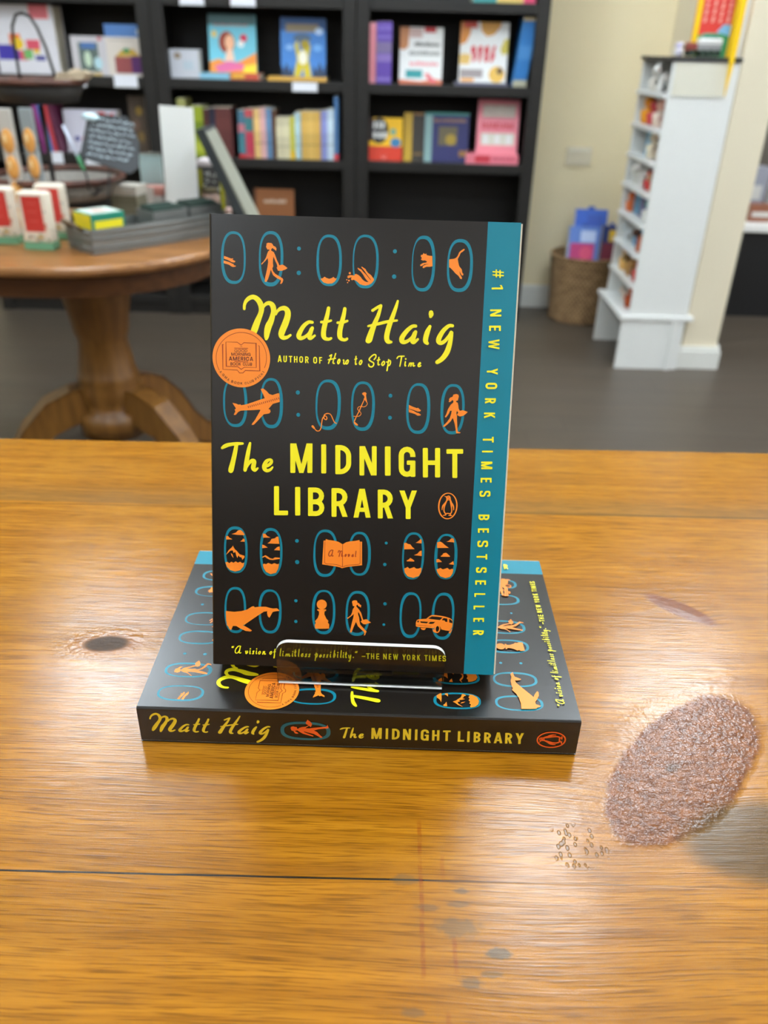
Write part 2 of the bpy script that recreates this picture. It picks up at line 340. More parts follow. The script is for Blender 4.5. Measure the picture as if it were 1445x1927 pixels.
SCRIPT = {
'a': ['90,8 55,5 20,35 5,70 12,95 35,90 65,60 80,28', '84,20 68,60 66,92 80,97 99,82'],
't': ['62,0 48,30 36,60 30,85 45,98 80,92', '2,36 45,36 98,28'],
'H': ['23,25 30,20 48,13', '48,13 40,36 30,55 18,76 9,97', '97,1 83,36 73,57 67,76 64,90 70,98 80,98', '6,62 45,56 95,48'],
'o': ['60,4 25,30 5,70 30,98 70,75 94,30 75,4 55,6'], 'w': ['5,12 14,6 15,45 10,80 22,98 45,80 58,30', '58,30 52,80 65,98 85,75 96,30 85,6 74,22'],
'S': ['72,40 92,22 90,5 70,2 35,18 12,40 35,55 65,68 62,88 38,99 12,92 6,78'],
'p': ['50,0 36,35 22,75 12,100', '38,28 62,10 88,12 90,30 68,50 36,56', '6,22 38,22'],
'T': ['4,24 20,9 45,5 97,4', '66,6 56,50 42,97'], 'i': ['55,42 36,68 28,90 48,98 70,92', '74,5 72,8'],
'm': ['20,15 12,60 4,98', '14,60 30,20 44,10 48,30 38,98', '44,50 64,14 80,12 80,35 72,78 82,98 98,85'], 'e': ['8,60 50,48 85,25 80,5 50,10 15,50 12,86 45,98 95,76'],
'A': ['96,6 62,3 25,30 5,68 14,96 45,95 75,60 88,20', '90,4 78,60 74,97 98,94'], 'N': ['2,32 10,8 28,4 38,25 30,62 18,98', '36,40 55,12 76,10 80,32 70,72 74,97 98,90'],
'v': ['4,16 24,5 26,50 18,86 40,98 75,70 92,30 78,4'], 's': ['92,8 60,5 34,24 55,50 60,80 35,98 4,90'], 'n': ['26,8 15,60 4,98', '14,60 50,10 72,12 66,50 62,92 80,98 98,86'],
'f': ['92,2 66,12 52,45 34,80 18,99 40,96 54,62', '8,34 92,30'], 'l': ['84,0 58,40 34,76 26,94 52,97'], 'b': ['66,0 46,40 24,76 18,94 46,99 84,70 82,46 52,54'],
'y': ['4,6 16,5 14,32 34,48 60,30 86,0', '88,0 76,40 60,76 36,99 18,96'], '.': ['50,50 52,52'], '"': ['42,6 18,55 26,92', '94,6 64,55 74,92'],
'r': ['24,10 14,60 6,98', '14,60 50,15 92,12'], 'd': ['70,40 30,42 6,74 24,98 62,76', '96,0 74,50 66,92 84,98'], 'B': ['20,5 14,50 8,97', '4,8 50,2 86,16 50,44 84,66 50,97 8,95'], 'u': ['16,5 8,70 26,97 68,70', '86,5 72,70 78,97 98,88']}
def script(ch, w, h, s):
    s = min(s, min(w, h)*.9 if ch != '.' else 9); out = []
    for st in SCRIPT.get(ch, ['10,50 90,50']):
        pts = []
        for p in st.split(' '):
            a, b = p.split(','); pts.append((s/2+float(a)/100*max(w-s, 0), h-s/2-float(b)/100*max(h-s, 0), s))
        if ch in '.' or (ch == 'i' and st.startswith('74')): pts = [(x, y, s*1.25) for x, y, _ in pts]
        out += stroke_polys(pts)
    return out

# ------------------------------------------------------------------ the room
wallm = mat('beige_wall', (240, 226, 190), .85, vary=.02, scale=3)
whitep = mat('white_painted_wood', (226, 226, 220), .45, vary=.02)
ceilm = mat('white_ceiling', (222, 220, 214), .9, vary=.02)
b = MB(); b.box(-4.5, -4, FLOOR-.05, 4.5, 6.6, FLOOR, floor_mat()); struct(b, 'floor')
b = MB(); b.box(-4.5, -4, CEIL, 4.5, 6.6, CEIL+.05, ceilm); struct(b, 'ceiling')
b = MB(); b.box(-4.5, 3.80, FLOOR, 1.24, 3.9, CEIL, wallm); struct(b, 'wall_back')
b = MB(); b.box(1.112, 2.99, FLOOR, 1.242, 3.80, CEIL, mat('pale_beige_wall', (228, 217, 192), .85, vary=.02, scale=3)); struct(b, 'wall_right')
b = MB(); b.box(1.24, 5.6, FLOOR, 4.5, 5.7, CEIL, mat('grey_wall', (120, 114, 106), .85, vary=.02)); struct(b, 'wall_far')
b = MB(); b.box(-4.5, -4, FLOOR, -4.42, 3.8, CEIL, wallm); struct(b, 'wall_left')
b = MB(); b.box(.52, 3.783, FLOOR, 1.112, 3.80, FLOOR+.088, whitep); b.box(.52, 3.788, FLOOR+.088, 1.112, 3.80, FLOOR+.10, whitep); struct(b, 'baseboard_back')
b = MB(); b.box(1.098, 2.974, FLOOR, 1.258, 2.99, FLOOR+.07, whitep); b.box(1.102, 2.980, FLOOR+.07, 1.252, 2.99, FLOOR+.085, whitep); b.box(1.242, 2.99, FLOOR, 1.256, 3.80, FLOOR+.085, whitep); struct(b, 'baseboard_right')
# suspended lamps; their glowing top faces are added to brighten the ceiling
lampf = mat('light_frame', (200, 200, 198), .5)
lampe = mat('light_diffuser', (250, 250, 248), .6, emit=(228, 241, 251), estr=24); lampu = mat('added_uplight_glow', (250, 250, 248), .6, emit=(228, 241, 251), estr=24*1.15)
proto = None
names = ['before the left bookcase', 'nearest the white display shelf', 'small one between the bookcases and the wooden table', 'above the left of the wooden table', 'above the right of the wooden table', 'behind the viewer on the left', 'behind the viewer on the right', 'added above the middle bookcase front to brighten the wall', 'added before the right partition to brighten the wall', 'far left by the bookcases', 'over the far right room', 'far left beside the wooden table', 'far right beside the wooden table']
for (x, y, w, d), nm in zip(PANELS, names):
    if proto is None:
        proto = t = thing('hanging_light', 'square white hanging light, '+nm, 'light', (x, y, LAMP_Z), 0, 'square hanging lights')
        a, c = w/2+.012, d/2+.012
        m = MB()
        m.loft([[(-a, -c, z), (a, -c, z), (a, c, z), (-a, c, z)] for z in (-.025, .025)]+[[(-w/2, -d/2, z), (w/2, -d/2, z), (w/2, d/2, z), (-w/2, d/2, z)] for z in (.025, -.025)]+[[(-a, -c, -.025), (a, -c, -.025), (a, c, -.025), (-a, c, -.025)]], lampf, False); m.build('frame', t)
        m = MB(); m.box(-w/2+.001, -d/2+.001, -.02, w/2-.001, d/2-.001, -.005, lampe); m.build('diffuser', t)
        m = MB(); m.box(-w/2+.001, -d/2+.001, .005, w/2-.001, d/2-.001, .02, lampu); m.build('diffuser', t)  # added upward glow, lights the ceiling
        for sx in (-1, 1): m = MB(); m.tube([(sx*(w/2+.006), 0, .025), (sx*(w/2+.006), 0, CEIL-LAMP_Z)], .003, lampf); m.build('hanging_rod', t)
    else:
        r = copy_tree(proto, (x, y, LAMP_Z), 'square white hanging light, '+nm)
        if w < .3: r.scale = (.7, .7, 1)
# unseen low dark wall added behind the viewer to darken book-cover reflections; open above
lowm = mat('dark_reflection_blocker', (34, 30, 28), .8, vary=.03, scale=5)
b = MB(); b.box(-4.5, -4, FLOOR, 4.5, -3.9, 1.0, lowm); struct(b, 'added_front_wall')
# switch plate on the back wall
t = thing('wall_plate', 'blank beige wall plate low on the beige wall right of the bookcases', 'wall plate', (.797, 3.80, -.107))
m = MB(); m.bbox(-.055, -.010, -.037, .055, 0, .037, mat('plate_beige', (226, 216, 192), .5), .004); m.build('plate', t)
m = MB(); m.box(-.045, -.014, .018, .045, -.009, .030, mat('plate_cream', (240, 234, 216), .4)); m.build('cover_strip', t)

# ------------------------------------------------------------------ main table
twood = table_wood()
t = thing('wooden_table', 'long honey-stained knotty pine table in the foreground carrying the two dark paperbacks', 'table', (0, 0, 0))
m = MB(); a = .0165
prof = [(-.42, -.032), (-.42, -.003), (-.417, 0), (.5885, 0), (.592, -.004), (.592, -.028), (.588, -.032)]
def tabx(x, p): return (x, p[0]+a*x, p[1])
m.loft([[tabx(x, p) for p in prof] for x in (-1.1, -.5, 0, .5, 1.1)], twood); m.build('tabletop', t)
leg = wood('stained_pine', (120, 74, 26), (92, 54, 16), 40, 4)
m = MB()
for y0, y1 in ((-.36, -.335), (.505, .53)): m.box(-.98, y0, -.13, .98, y1, -.0325, leg)
for x0, x1 in ((-.98, -.955), (.955, .98)): m.box(x0, -.335, -.13, x1, .505, -.0325, leg)
m.build('apron', t)
for x in (-.93, .93):
    for y in (-.31, .48): m = MB(); m.hexa([(x-.022, y-.022, FLOOR), (x+.022, y-.022, FLOOR), (x+.022, y+.022, FLOOR), (x-.022, y+.022, FLOOR)], [(x-.024, y-.024, -.0325), (x+.024, y-.024, -.0325), (x+.024, y+.024, -.0325), (x-.024, y+.024, -.0325)], leg); m.build('leg', t)

# ------------------------------------------------------------------ the two dark paperbacks
BW, BH, BT = .1289, .1970, .0203
cov = mat('dark_cover', (25, 20, 16), .26, vary=.03, scale=300, spec=.66)
INK = dict(cover=cov, teal=mat('teal_ink', (0, 128, 150), .34, vary=.02), orange=mat('orange_ink', (255, 140, 36), .36, vary=.02), yellow=mat('yellow_ink', (250, 238, 28), .36, vary=.02),
 dark=mat('brick_ink', (176, 62, 8), .4, vary=.02), darktext=mat('maroon_ink', (98, 30, 18), .4, vary=.02), seal=mat('seal_orange', (255, 144, 42), .34, vary=.02),
 yellow2=mat('spine_yellow_ink', (246, 214, 50), .36, vary=.02), teal2=mat('spine_teal_ink', (34, 108, 118), .36, vary=.02), orange2=mat('spine_orange_ink', (250, 102, 34), .36, vary=.02))
pages = mat('cream_pages', (226, 214, 190), .8, vary=.10, scale=900)
FRONT = '''B|teal|0|11491,11561
O|teal|2.5|507,674,1527,2798,99,112,72,135
O|teal|2.5|2075,620,3100,2841,90,112,117,157
O|teal|2.5|4494,688,5543,2765,90,112,108,126
O|teal|2.5|5988,658,7082,2796,70,84,116,116
O|teal|2.5|8450,633,9440,2850,56,116,130,130
O|teal|2.5|9920,716,11001,2825,93,116,130,140
O|teal|2.5|555,6674,1602,8788,71,95,118,132
O|teal|2.5|2159,6635,3135,8791,85,104,132,142
O|teal|2.5|4540,6616,5640,8768,85,118,142,142
O|teal|2.5|6080,6639,7095,8766,88,108,122,147
O|teal|2.5|8453,6653,9493,8807,98,108,137,137
O|teal|2.5|9932,6627,10958,8781,108,123,108,137
O|teal|2.5|546,13202,1617,15341,100,125,110,140
O|teal|2.5|2161,13198,3164,15425,110,125,100,125
O|teal|2.5|4548,13195,5636,15357,100,100,110,125
O|teal|2.5|6121,13236,7118,15249,103,103,129,103
O|teal|2.5|557,15994,1560,18163,92,113,102,128
O|teal|2.5|2112,16033,3150,18120,113,102,113,128
O|teal|2.5|4535,15966,5599,18052,113,102,113,128
O|teal|2.5|6053,15953,7152,18072,106,116,116,132
O|teal|2.5|8510,13165,9497,15320,93,104,104,114
O|teal|2.5|9958,13177,10970,15270,114,104,129,114
O|teal|2.5|8493,15925,9489,18066,116,116,95,132
O|teal|2.5|9948,15886,10971,18097,106,132,106,148
D|teal|0|3752,1283,81
D|teal|0|3756,2256,90
D|teal|0|7742,1276,83
D|teal|0|7746,2288,89
D|teal|0|3776,7210,90
D|teal|0|3808,8163,86
D|teal|0|7758,7214,83
D|teal|0|7768,8153,84
D|teal|0|3814,13750,85
D|teal|0|3837,14721,95
D|teal|0|3801,16526,76
D|teal|0|3813,17501,77
D|teal|0|7790,13698,67
D|teal|0|7758,14683,78
D|teal|0|7826,16509,79
D|teal|0|7803,17493,64
P|orange|0|618,1666,792,1721,916,1765,990,1750,1013,1779,976,1807,1100,1864,1081,1909,1012,1920,930,1905,861,1864,746,1815,617,1784
P|orange|0|608,1850,838,1908,975,1969,1044,1989,1012,2021,1127,2052,1099,2088,998,2105,915,2072,837,2018,722,1987,607,1960
P|orange|0|2466,1088,2603,1096,2659,1146,2677,1198,2765,1238,2816,1306,2798,1412,2752,1361,2688,1320,2641,1286,2614,1331,2587,1358,2596,1397,2707,1459,2763,1579,2838,1773,2908,1903,2941,1976,3079,1941,3186,2003,3283,2079,3187,2144,3049,2193,2888,2198,2822,2068,2859,2049,2840,1949,2755,1776,2690,1625,2672,1757,2669,1889,2684,2020,2647,2110,2676,2219,2773,2326,2936,2417,3084,2500,3113,2557,3077,2669,3022,2728,2975,2717,3012,2618,2993,2561,2844,2500,2682,2382,2611,2234,2583,2156,2529,2378,2466,2557,2406,2657,2328,2659,2350,2473,2404,2250,2449,2028,2471,1852,2447,1699,2378,1789,2264,1903,2195,1980,2186,1928,2286,1836,2378,1689,2432,1525,2468,1436,2523,1391,2514,1360,2431,1355,2403,1294,2375,1243,2398,1199,2397,1121
P|orange|0|4669,2459,4761,2443,4838,2378,4923,2428,5039,2459,5153,2420,5208,2374,5269,2425,5353,2435,5272,2558,5158,2641,4974,2657,4811,2618,4717,2533
P|orange|0|5788,2370,5809,2310,5909,2284,6032,2287,6094,2300,6093,2249,6154,2227,6247,2265,6342,2336,6422,2436,6516,2507,6610,2540,6687,2538,6624,2488,6528,2373,6447,2244,6351,2129,6241,2045,6201,1988,6224,1975,6302,2014,6379,2048,6427,2112,6554,2225,6682,2368,6777,2468,6761,2424,6616,2253,6520,2123,6440,2031,6361,1945,6383,1923,6485,1985,6540,2013,6581,2092,6660,2177,6786,2261,6851,2348,6911,2419,6901,2471,6812,2585,6691,2656,6568,2682,6444,2672,6319,2632,6224,2546,6130,2490,6052,2464,5984,2488,5941,2453,5958,2393,5988,2370,5911,2380,5835,2419
D|orange|0|5891,2204,45
D|orange|0|5771,2476,24
D|orange|0|5861,2503,36
D|orange|0|5809,2587,24
P|orange|0|8830,1387,8901,1376,8931,1302,8995,1359,9041,1312,9068,1388,9188,1411,9297,1416,9326,1823,9208,1850,9089,1850,9004,1880,8958,1918,8909,1883,8944,1814,9061,1764,9179,1738,8989,1753,8896,1815,8826,1841,8809,1787,8916,1710,9058,1687,9089,1641,9006,1598,8911,1611,8838,1577,8837,1545,8873,1512,8823,1455
P|orange|0|10002,1528,10215,1498,10298,1450,10360,1357,10401,1242,10483,1163,10598,1091,10633,1122,10556,1201,10464,1263,10423,1377,10358,1506,10390,1650,10430,1785,10547,1918,10568,2031,10629,2106,10599,2167,10535,2137,10456,1989,10476,2102,10569,2236,10568,2305,10505,2293,10418,2173,10294,2086,10167,1954,10067,1866,10019,1845
S|yellow|0|1|1468,3786,119,1482,3615,128,1561,3447,155,1714,3325,182,1876,3297,191,2039,3394,219,2156,3569,237,2198,3769,229,2157,3973,211,2037,4270,257,1935,4545,285,1870,4728,267,1824,4889,185
S|yellow|0|1|2226,3804,101,2296,3654,119,2411,3547,155,2550,3524,182,2667,3619,228,2715,3797,229,2684,3977,211,2602,4251,248,2496,4480,285,2441,4709,258,2414,4914,203,2405,4992,139
S|yellow|0|1|2810,3973,92,2878,3836,119,3017,3732,165,3180,3713,201,3297,3821,238,3309,4023,257,3219,4320,276,3105,4595,276,3050,4801,258,3122,4922,194,3286,4907,139,3435,4811,102
S|yellow|0|1|4353,4254,129,4189,4255,147,3982,4429,175,3822,4707,203,3791,4853,212,3872,4923,176,4035,4872,139,4220,4716,129,4311,4531,138
S|yellow|0|1|4357,4489,147,4267,4737,185,4232,4865,185,4298,4918,139,4465,4798,102
S|yellow|0|1|5031,3649,146,4990,3898,174,4913,4216,202,4849,4535,212,4840,4785,212,4917,4905,166,5068,4927,129,5161,4888,111
S|yellow|0|1|4735,4231,110,4936,4215,119,5145,4154,101
S|yellow|0|1|5716,3657,146,5676,3919,174,5604,4215,202,5536,4511,212,5524,4762,212,5592,4896,166,5748,4936,129,5841,4887,111
S|yellow|0|1|5427,4235,110,5637,4218,119,5836,4148,101
S|yellow|0|1|6888,3690,123,6978,3626,113,7096,3553,123,7228,3483,132
S|yellow|0|1|7238,3492,113,7130,3877,161,6997,4208,199,6864,4587,248,6776,4872,277,6744,4929,248
S|yellow|0|1|7932,3269,94,7865,3526,142,7757,3855,180,7626,4233,209,7541,4563,219,7515,4799,220,7578,4938,201,7715,4962,115
S|yellow|0|1|6725,4334,95,7118,4236,124,7549,4123,123,7924,4064,95
S|yellow|0|1|8725,4270,133,8571,4294,152,8361,4479,181,8182,4729,210,8159,4881,220,8239,4948,182,8402,4900,143,8589,4739,134,8679,4562,143
S|yellow|0|1|8725,4513,152,8648,4760,191,8606,4893,191,8676,4948,143,8835,4810,105
S|yellow|0|1|9324,4268,133,9232,4482,210,9170,4719,220,9168,4883,210,9240,4966,144
S|yellow|0|1|9346,3698,189,9350,3777,208,9334,3857,142
S|yellow|0|1|10270,4212,133,10115,4222,152,9907,4411,181,9750,4675,210,9711,4855,210,9812,4937,172,9977,4846,153,10160,4614,143,10225,4480,143
S|yellow|0|1|10260,4493,124,10218,4800,182,10159,5085,220,10066,5349,230,9892,5592,202,9695,5737,173
G|yellow|nA|1.05|2901,5952,3076,5946,2899,5669
G|yellow|nU|1.05|3146,5953,3295,5948,3144,5677
G|yellow|nT|1.05|3378,5952,3531,5946,3374,5680
G|yellow|nH|1.05|3597,5951,3750,5946,3593,5680
G|yellow|nO|1.05|3826,5952,3986,5947,3822,5677
G|yellow|nR|1.05|4073,5958,4231,5952,4069,5675
G|yellow|nO|1.05|4422,5966,4587,5961,4418,5681
G|yellow|nF|1.05|4675,5960,4804,5956,4670,5684
G|yellow|sH|0.557|5017,5976,5418,5962,5007,5498
G|yellow|so|0.558|5430,5973,5595,5968,5424,5720
G|yellow|sw|0.559|5666,5977,5961,5966,5660,5735
G|yellow|st|0.581|6171,5982,6312,5977,6160,5580
G|yellow|so|0.582|6355,5976,6536,5970,6348,5734
G|yellow|sS|0.581|6740,6067,7153,6052,6722,5480
G|yellow|st|0.581|7127,5972,7292,5967,7114,5593
G|yellow|so|0.582|7311,5985,7505,5978,7303,5747
G|yellow|sp|0.582|7524,6190,7772,6181,7506,5671
G|yellow|sT|0.581|7955,6002,8332,5989,7936,5496
G|yellow|si|0.582|8285,5979,8414,5974,8270,5599
G|yellow|sm|0.583|8450,5973,8780,5962,8441,5766
G|yellow|se|0.583|8852,5982,9041,5976,8842,5752
P|orange|0|959,7738,1116,7771,1230,7814,1316,7792,1326,7834,1507,7804,1840,7689,2220,7545,2362,7502,2305,7378,2180,7116,2289,7084,2432,7187,2551,7313,2694,7351,2884,7279,2988,7261,3006,7635,2839,7688,2706,7730,2579,7885,2517,7958,2594,7979,2613,8072,2557,8145,2414,8174,2318,8191,2176,8347,2023,8518,1890,8651,1794,8669,1818,8596,1937,8450,2056,8233,2174,8017,2126,7995,1840,8028,1507,8049,1325,8069,1220,8120,1101,8257,1015,8259,1087,8101,1054,8032,1116,7982,1068,7913,1007,7821
P|dark|0|1621,7861,1659,7851,1683,7935,1645,7945
P|dark|0|1703,7836,1741,7825,1765,7909,1727,7920
P|dark|0|1785,7810,1823,7799,1847,7883,1809,7894
P|dark|0|1866,7784,1904,7773,1928,7857,1890,7868
P|dark|0|1948,7758,1986,7748,2010,7832,1972,7842
P|dark|0|2030,7733,2068,7722,2092,7806,2054,7817
P|dark|0|2112,7707,2150,7696,2174,7780,2136,7791
P|dark|0|2193,7681,2231,7671,2256,7754,2218,7765
P|dark|0|2275,7656,2313,7645,2337,7729,2299,7739
P|dark|0|2357,7630,2395,7619,2419,7703,2381,7714
P|dark|0|2438,7604,2476,7594,2501,7677,2463,7688
P|dark|0|2520,7579,2558,7568,2582,7651,2544,7662
P|dark|0|2602,7553,2640,7542,2664,7626,2626,7636
P|dark|0|2683,7527,2721,7517,2746,7600,2708,7611
P|dark|0|2765,7502,2803,7491,2827,7574,2789,7585
P|dark|0|2846,7476,2884,7465,2909,7549,2871,7559
P|dark|0|2928,7450,2966,7440,2990,7523,2952,7534
S|orange|0|1|4437,8635,95,4500,8704,86
S|orange|0|1|4500,8704,43,4622,8823,43,4742,8805,43,4811,8660,43,4831,8445,43,4875,8254,43,4983,8166,43,5052,8248,43,5020,8325,43,4928,8276,43,4935,8134,43,5062,8059,43,5206,8101,43,5306,8287,43,5381,8427,43,5468,8471,43
P|orange|0|6544,7145,6607,7104,6686,7101,6735,7154,6713,7209,6720,7295,6752,7450,6765,7512,6739,7544,6705,7483,6672,7437,6632,7431,6607,7392,6646,7344,6644,7282,6602,7229,6554,7199
S|orange|0|1|6632,7438,35,6528,7677,44,6439,7900,47,6334,8124,44,6237,8356,44
P|orange|0|6221,8349,6278,8394,6359,8455,6409,8508,6394,8540,6314,8535,6240,8475,6215,8412
S|orange|0|1|6754,7513,28,6777,7590,28,6719,7686,28,6625,7724,28,6529,7716,28,6418,7728,28,6365,7808,28,6391,7870,28,6448,7915,28,6505,7976,28,6515,8039,28,6461,8112,29,6382,8141,29,6287,8144,29,6199,8144,29
P|orange|0|8560,7575,8736,7651,8910,7704,8959,7683,9020,7739,9087,7785,9064,7835,8941,7849,8791,7795,8567,7740
P|orange|0|8557,7755,8767,7821,8919,7898,8993,7910,9095,7970,9072,8015,8949,8024,8822,7950,8573,7891
P|orange|0|10447,7073,10554,7046,10653,7066,10682,7148,10662,7235,10647,7318,10570,7345,10582,7384,10647,7415,10678,7536,10695,7657,10749,7752,10886,7723,11097,7789,11004,7890,10899,7967,10762,7996,10661,7951,10648,7902,10694,7837,10631,7757,10606,7855,10642,7976,10653,8171,10673,8366,10692,8538,10713,8650,10838,8680,10801,8716,10642,8722,10626,8614,10561,8321,10492,8128,10459,8070,10392,8205,10251,8356,10132,8459,10063,8461,10090,8396,10221,8259,10336,8084,10391,7887,10404,7764,10345,7766,10278,7915,10209,8015,10172,8065,10121,8033,10180,7918,10243,7697,10356,7498,10450,7422,10462,7359,10420,7302,10373,7352,10302,7403,10251,7381,10283,7331,10261,7283,10316,7209,10413,7167
S|yellow|0|1|506,9711,115,593,9650,163,738,9578,173,930,9533,154,1171,9501,144,1401,9488,106
S|yellow|0|1|1132,9550,163,1064,9913,193,976,10302,213,898,10620,242,878,10693,223
S|yellow|0|1|1728,9458,106,1676,9700,164,1604,10087,193,1546,10428,194,1507,10647,155
S|yellow|0|1|1546,10597,78,1662,10366,126,1807,10225,164,1913,10246,174,1884,10416,203,1870,10552,204,1943,10637,146,2064,10546,87
S|yellow|0|1|2320,10488,87,2498,10419,136,2643,10293,145,2666,10186,126,2593,10150,116,2449,10227,164,2353,10424,194,2369,10569,184,2476,10638,155,2620,10585,126,2716,10475,78
G|yellow|nM|1|3493,10706,4462,10672,3478,9407
G|yellow|nI|1|4850,10678,5068,10671,4825,9399
G|yellow|nD|1|5466,10691,6159,10668,5437,9412
G|yellow|nN|1|6523,10707,7272,10681,6486,9423
G|yellow|nI|1|7633,10678,7884,10669,7588,9395
G|yellow|nG|1|8236,10707,8963,10682,8186,9390
G|yellow|nH|1|9290,10696,10041,10670,9232,9403
G|yellow|nT|1|10318,10681,11045,10656,10255,9418
G|yellow|nL|1|2791,12617,3417,12596,2781,11311
G|yellow|nI|1|3726,12595,3956,12587,3709,11313
G|yellow|nB|1|4299,12595,5019,12571,4278,11318
G|yellow|nR|1|5338,12594,6053,12570,5310,11307
G|yellow|nA|1|6308,12594,7065,12568,6273,11304
G|yellow|nR|1|7381,12589,8054,12566,7338,11299
G|yellow|nY|1|8333,12582,9108,12555,8284,11307
P|orange|0|10247,11475,10282,11474,10331,11492,10380,11485,10418,11459,10466,11456,10511,11481,10536,11524,10546,11583,10554,11651,10507,11692,10487,11669,10467,11659,10447,11665,10390,11692,10360,11678,10352,11619,10355,11579,10339,11541,10303,11512
S|orange|0|1|10379,11672,49,10349,11747,69,10309,11837,79,10280,11987,59,10273,12086,55,10287,12175,55,10319,12233,55,10360,12271,55
S|orange|0|1|10326,11778,59,10234,11899,65,10198,11999,54,10190,12099,31
S|orange|0|1|10530,11647,59,10564,11750,88,10587,11867,79,10601,11996,55,10615,12104,55,10606,12194,55,10570,12254,55
S|orange|0|1|10590,11769,45,10642,11846,61,10687,11953,57,10699,12086,35
S|orange|0|1|10355,12267,49,10448,12249,45,10556,12260,49
S|orange|0|1|10247,12350,30,10305,12335,49,10363,12321,45,10361,12281,45
S|orange|0|1|10491,12341,36,10560,12334,55,10629,12337,30
S|orange|0|1|10568,12274,45,10564,12324,45
S|dark|0|1|10407,11538,20,10449,11512,35,10475,11531,20
S|dark|0|1|10416,11629,18,10474,11613,25,10497,11575,18
O|orange|2.05|10006,11327,10859,12516,65,41,61,47
P|orange|0|908,13538,1091,13467,1189,13364,1312,13334,1410,13421,1484,13519,1484,13569,1164,13565
P|orange|0|662,13632,746,13629,810,13703,942,13773,661,13798
P|orange|0|1287,13862,1385,13783,1410,13722,1484,13740,1494,13865
P|orange|0|644,14506,768,14284,926,14127,966,14060,1054,14223,1138,14296,1262,14444,1484,14512,1484,14588,1385,14703,1350,14593,1261,14571,1212,14496,1162,14625,1113,14500,1074,14349,990,14392,956,14277,842,14306,743,14411
P|orange|0|866,14407,940,14455,989,14631,905,14532
P|orange|0|627,14846,716,14818,805,14876,890,14802,989,14849,1088,14780,1187,14842,1286,14788,1385,14856,1474,14817,1435,14997,1286,15181,1062,15255,839,15196,691,15048
P|orange|0|2305,13461,2418,13472,2493,13569,2641,13630,2306,13651
P|orange|0|2504,13906,2617,13817,2690,13688,2838,13658,2911,13580,2995,13577,3037,13903
P|orange|0|2273,13964,2372,13991,2520,14097,2274,14131
P|orange|0|2802,14199,2940,14058,3048,14019,3064,14205
P|orange|0|2266,14536,2423,14445,2523,14502,2622,14575,2746,14596,2845,14532,3067,14544,3068,14595,2870,14632,2746,14657,2598,14642,2474,14580,2399,14516,2276,14571
P|orange|0|2302,14865,2376,14837,2451,14860,2549,14796,2698,14852,2822,14797,2946,14843,3035,14815,2997,15045,2900,15243,2652,15313,2452,15217,2342,15042
P|orange|0|5005,13678,5096,13675,5102,13604,5226,13642,5457,13662,5655,13702,5838,13805,5871,13809,6017,13715,6180,13668,6410,13640,6597,13595,6616,13669,6715,13666,6746,14745,6441,14790,6112,14844,5931,14892,5849,14921,5765,14881,5582,14845,5284,14812,4961,14773
S|dark|0|1|5855,13821,23,5872,14826,30
S|dark|0|1|5067,13723,20,5070,14684,23
S|dark|0|1|6638,13686,20,6656,14664,23
S|dark|0|1|5070,14684,23,5167,14740,23,5531,14753,23,5713,14789,23,5864,14847,23,6044,14786,23,6225,14755,23,6440,14730,23,6588,14708,23,6656,14664,23
G|dark|sA|0.45|5213,14408,5473,14399,5206,14079
G|dark|sN|0.45|5647,14407,5916,14398,5639,14086
G|dark|so|0.45|5943,14393,6059,14389,5940,14248
G|dark|sv|0.45|6087,14388,6207,14384,6083,14243
G|dark|se|0.45|6254,14389,6377,14385,6250,14246
G|dark|sl|0.45|6405,14388,6496,14384,6397,14089
P|orange|0|632,17113,1008,17136,1359,17088,1610,17001,1835,16848,1920,16845,1935,16886,2161,16852,2461,16842,2637,16888,2763,16910,2963,16892,3089,17013,2914,17035,2764,17076,2690,17225,2615,17358,2539,17282,2503,17127,2523,17048,2362,17080,2112,17255,1761,17519,1510,17711,1409,17767,1535,17815,1711,17914,1822,17989,1762,18044,1535,18025,1308,17928,1107,17803,956,17808,905,17942,865,18022,779,17946,744,17842,679,17792,645,17504
D|orange|0|4979,16636,230
P|orange|0|4778,16867,5179,16853,5181,16921,5111,16960,5104,17090,5203,17296,5296,17398,5272,17477,5334,17554,5329,17764,4709,17796,4671,17603,4730,17522,4688,17429,4801,17284,4863,17099,4860,16968,4779,16919
P|orange|0|6338,16454,6377,16398,6458,16377,6529,16380,6576,16421,6590,16493,6643,16498,6697,16562,6769,16609,6747,16646,6754,16718,6677,16666,6618,16644,6598,16578,6546,16604,6542,16665,6585,16712,6682,16830,6767,16961,6806,17082,6839,17203,6871,17287,6975,17253,7046,17257,7119,17327,7227,17397,7122,17437,6983,17491,6877,17489,6792,17412,6750,17371,6767,17346,6802,17344,6800,17277,6749,17145,6686,17000,6620,16917,6629,17039,6680,17184,6696,17330,6736,17512,6846,17631,6991,17785,7040,17833,7001,17908,6980,17995,6928,18028,6915,17997,6937,17935,6911,17850,6778,17731,6633,17589,6558,17432,6539,17396,6490,17520,6435,17657,6392,17806,6347,17918,6270,17884,6297,17785,6327,17587,6379,17341,6421,17168,6435,17021,6361,17097,6246,17198,6166,17268,6136,17239,6141,17202,6199,17188,6313,17074,6357,16951,6377,16816,6444,16705,6460,16668,6384,16652,6364,16562,6345,16490
P|orange|0|8579,13655,8680,13642,8759,13691,8861,13703,8942,13815,9064,13915,8590,13942
P|orange|0|9088,13628,9212,13545,9309,13438,9352,13488,9359,13644
P|orange|0|9035,14193,9185,14120,9283,14002,9373,13967,9384,14218
P|orange|0|8723,14450,8813,14395,8877,14324,8965,14363,9071,14449,9047,14481,8730,14487
P|orange|0|8625,14812,8701,14793,8776,14738,8866,14814,8957,14784,9068,14738,9163,14804,9266,14800,9356,14755,9403,14769,9386,14954,9291,15143,9053,15241,8793,15176,8658,15006
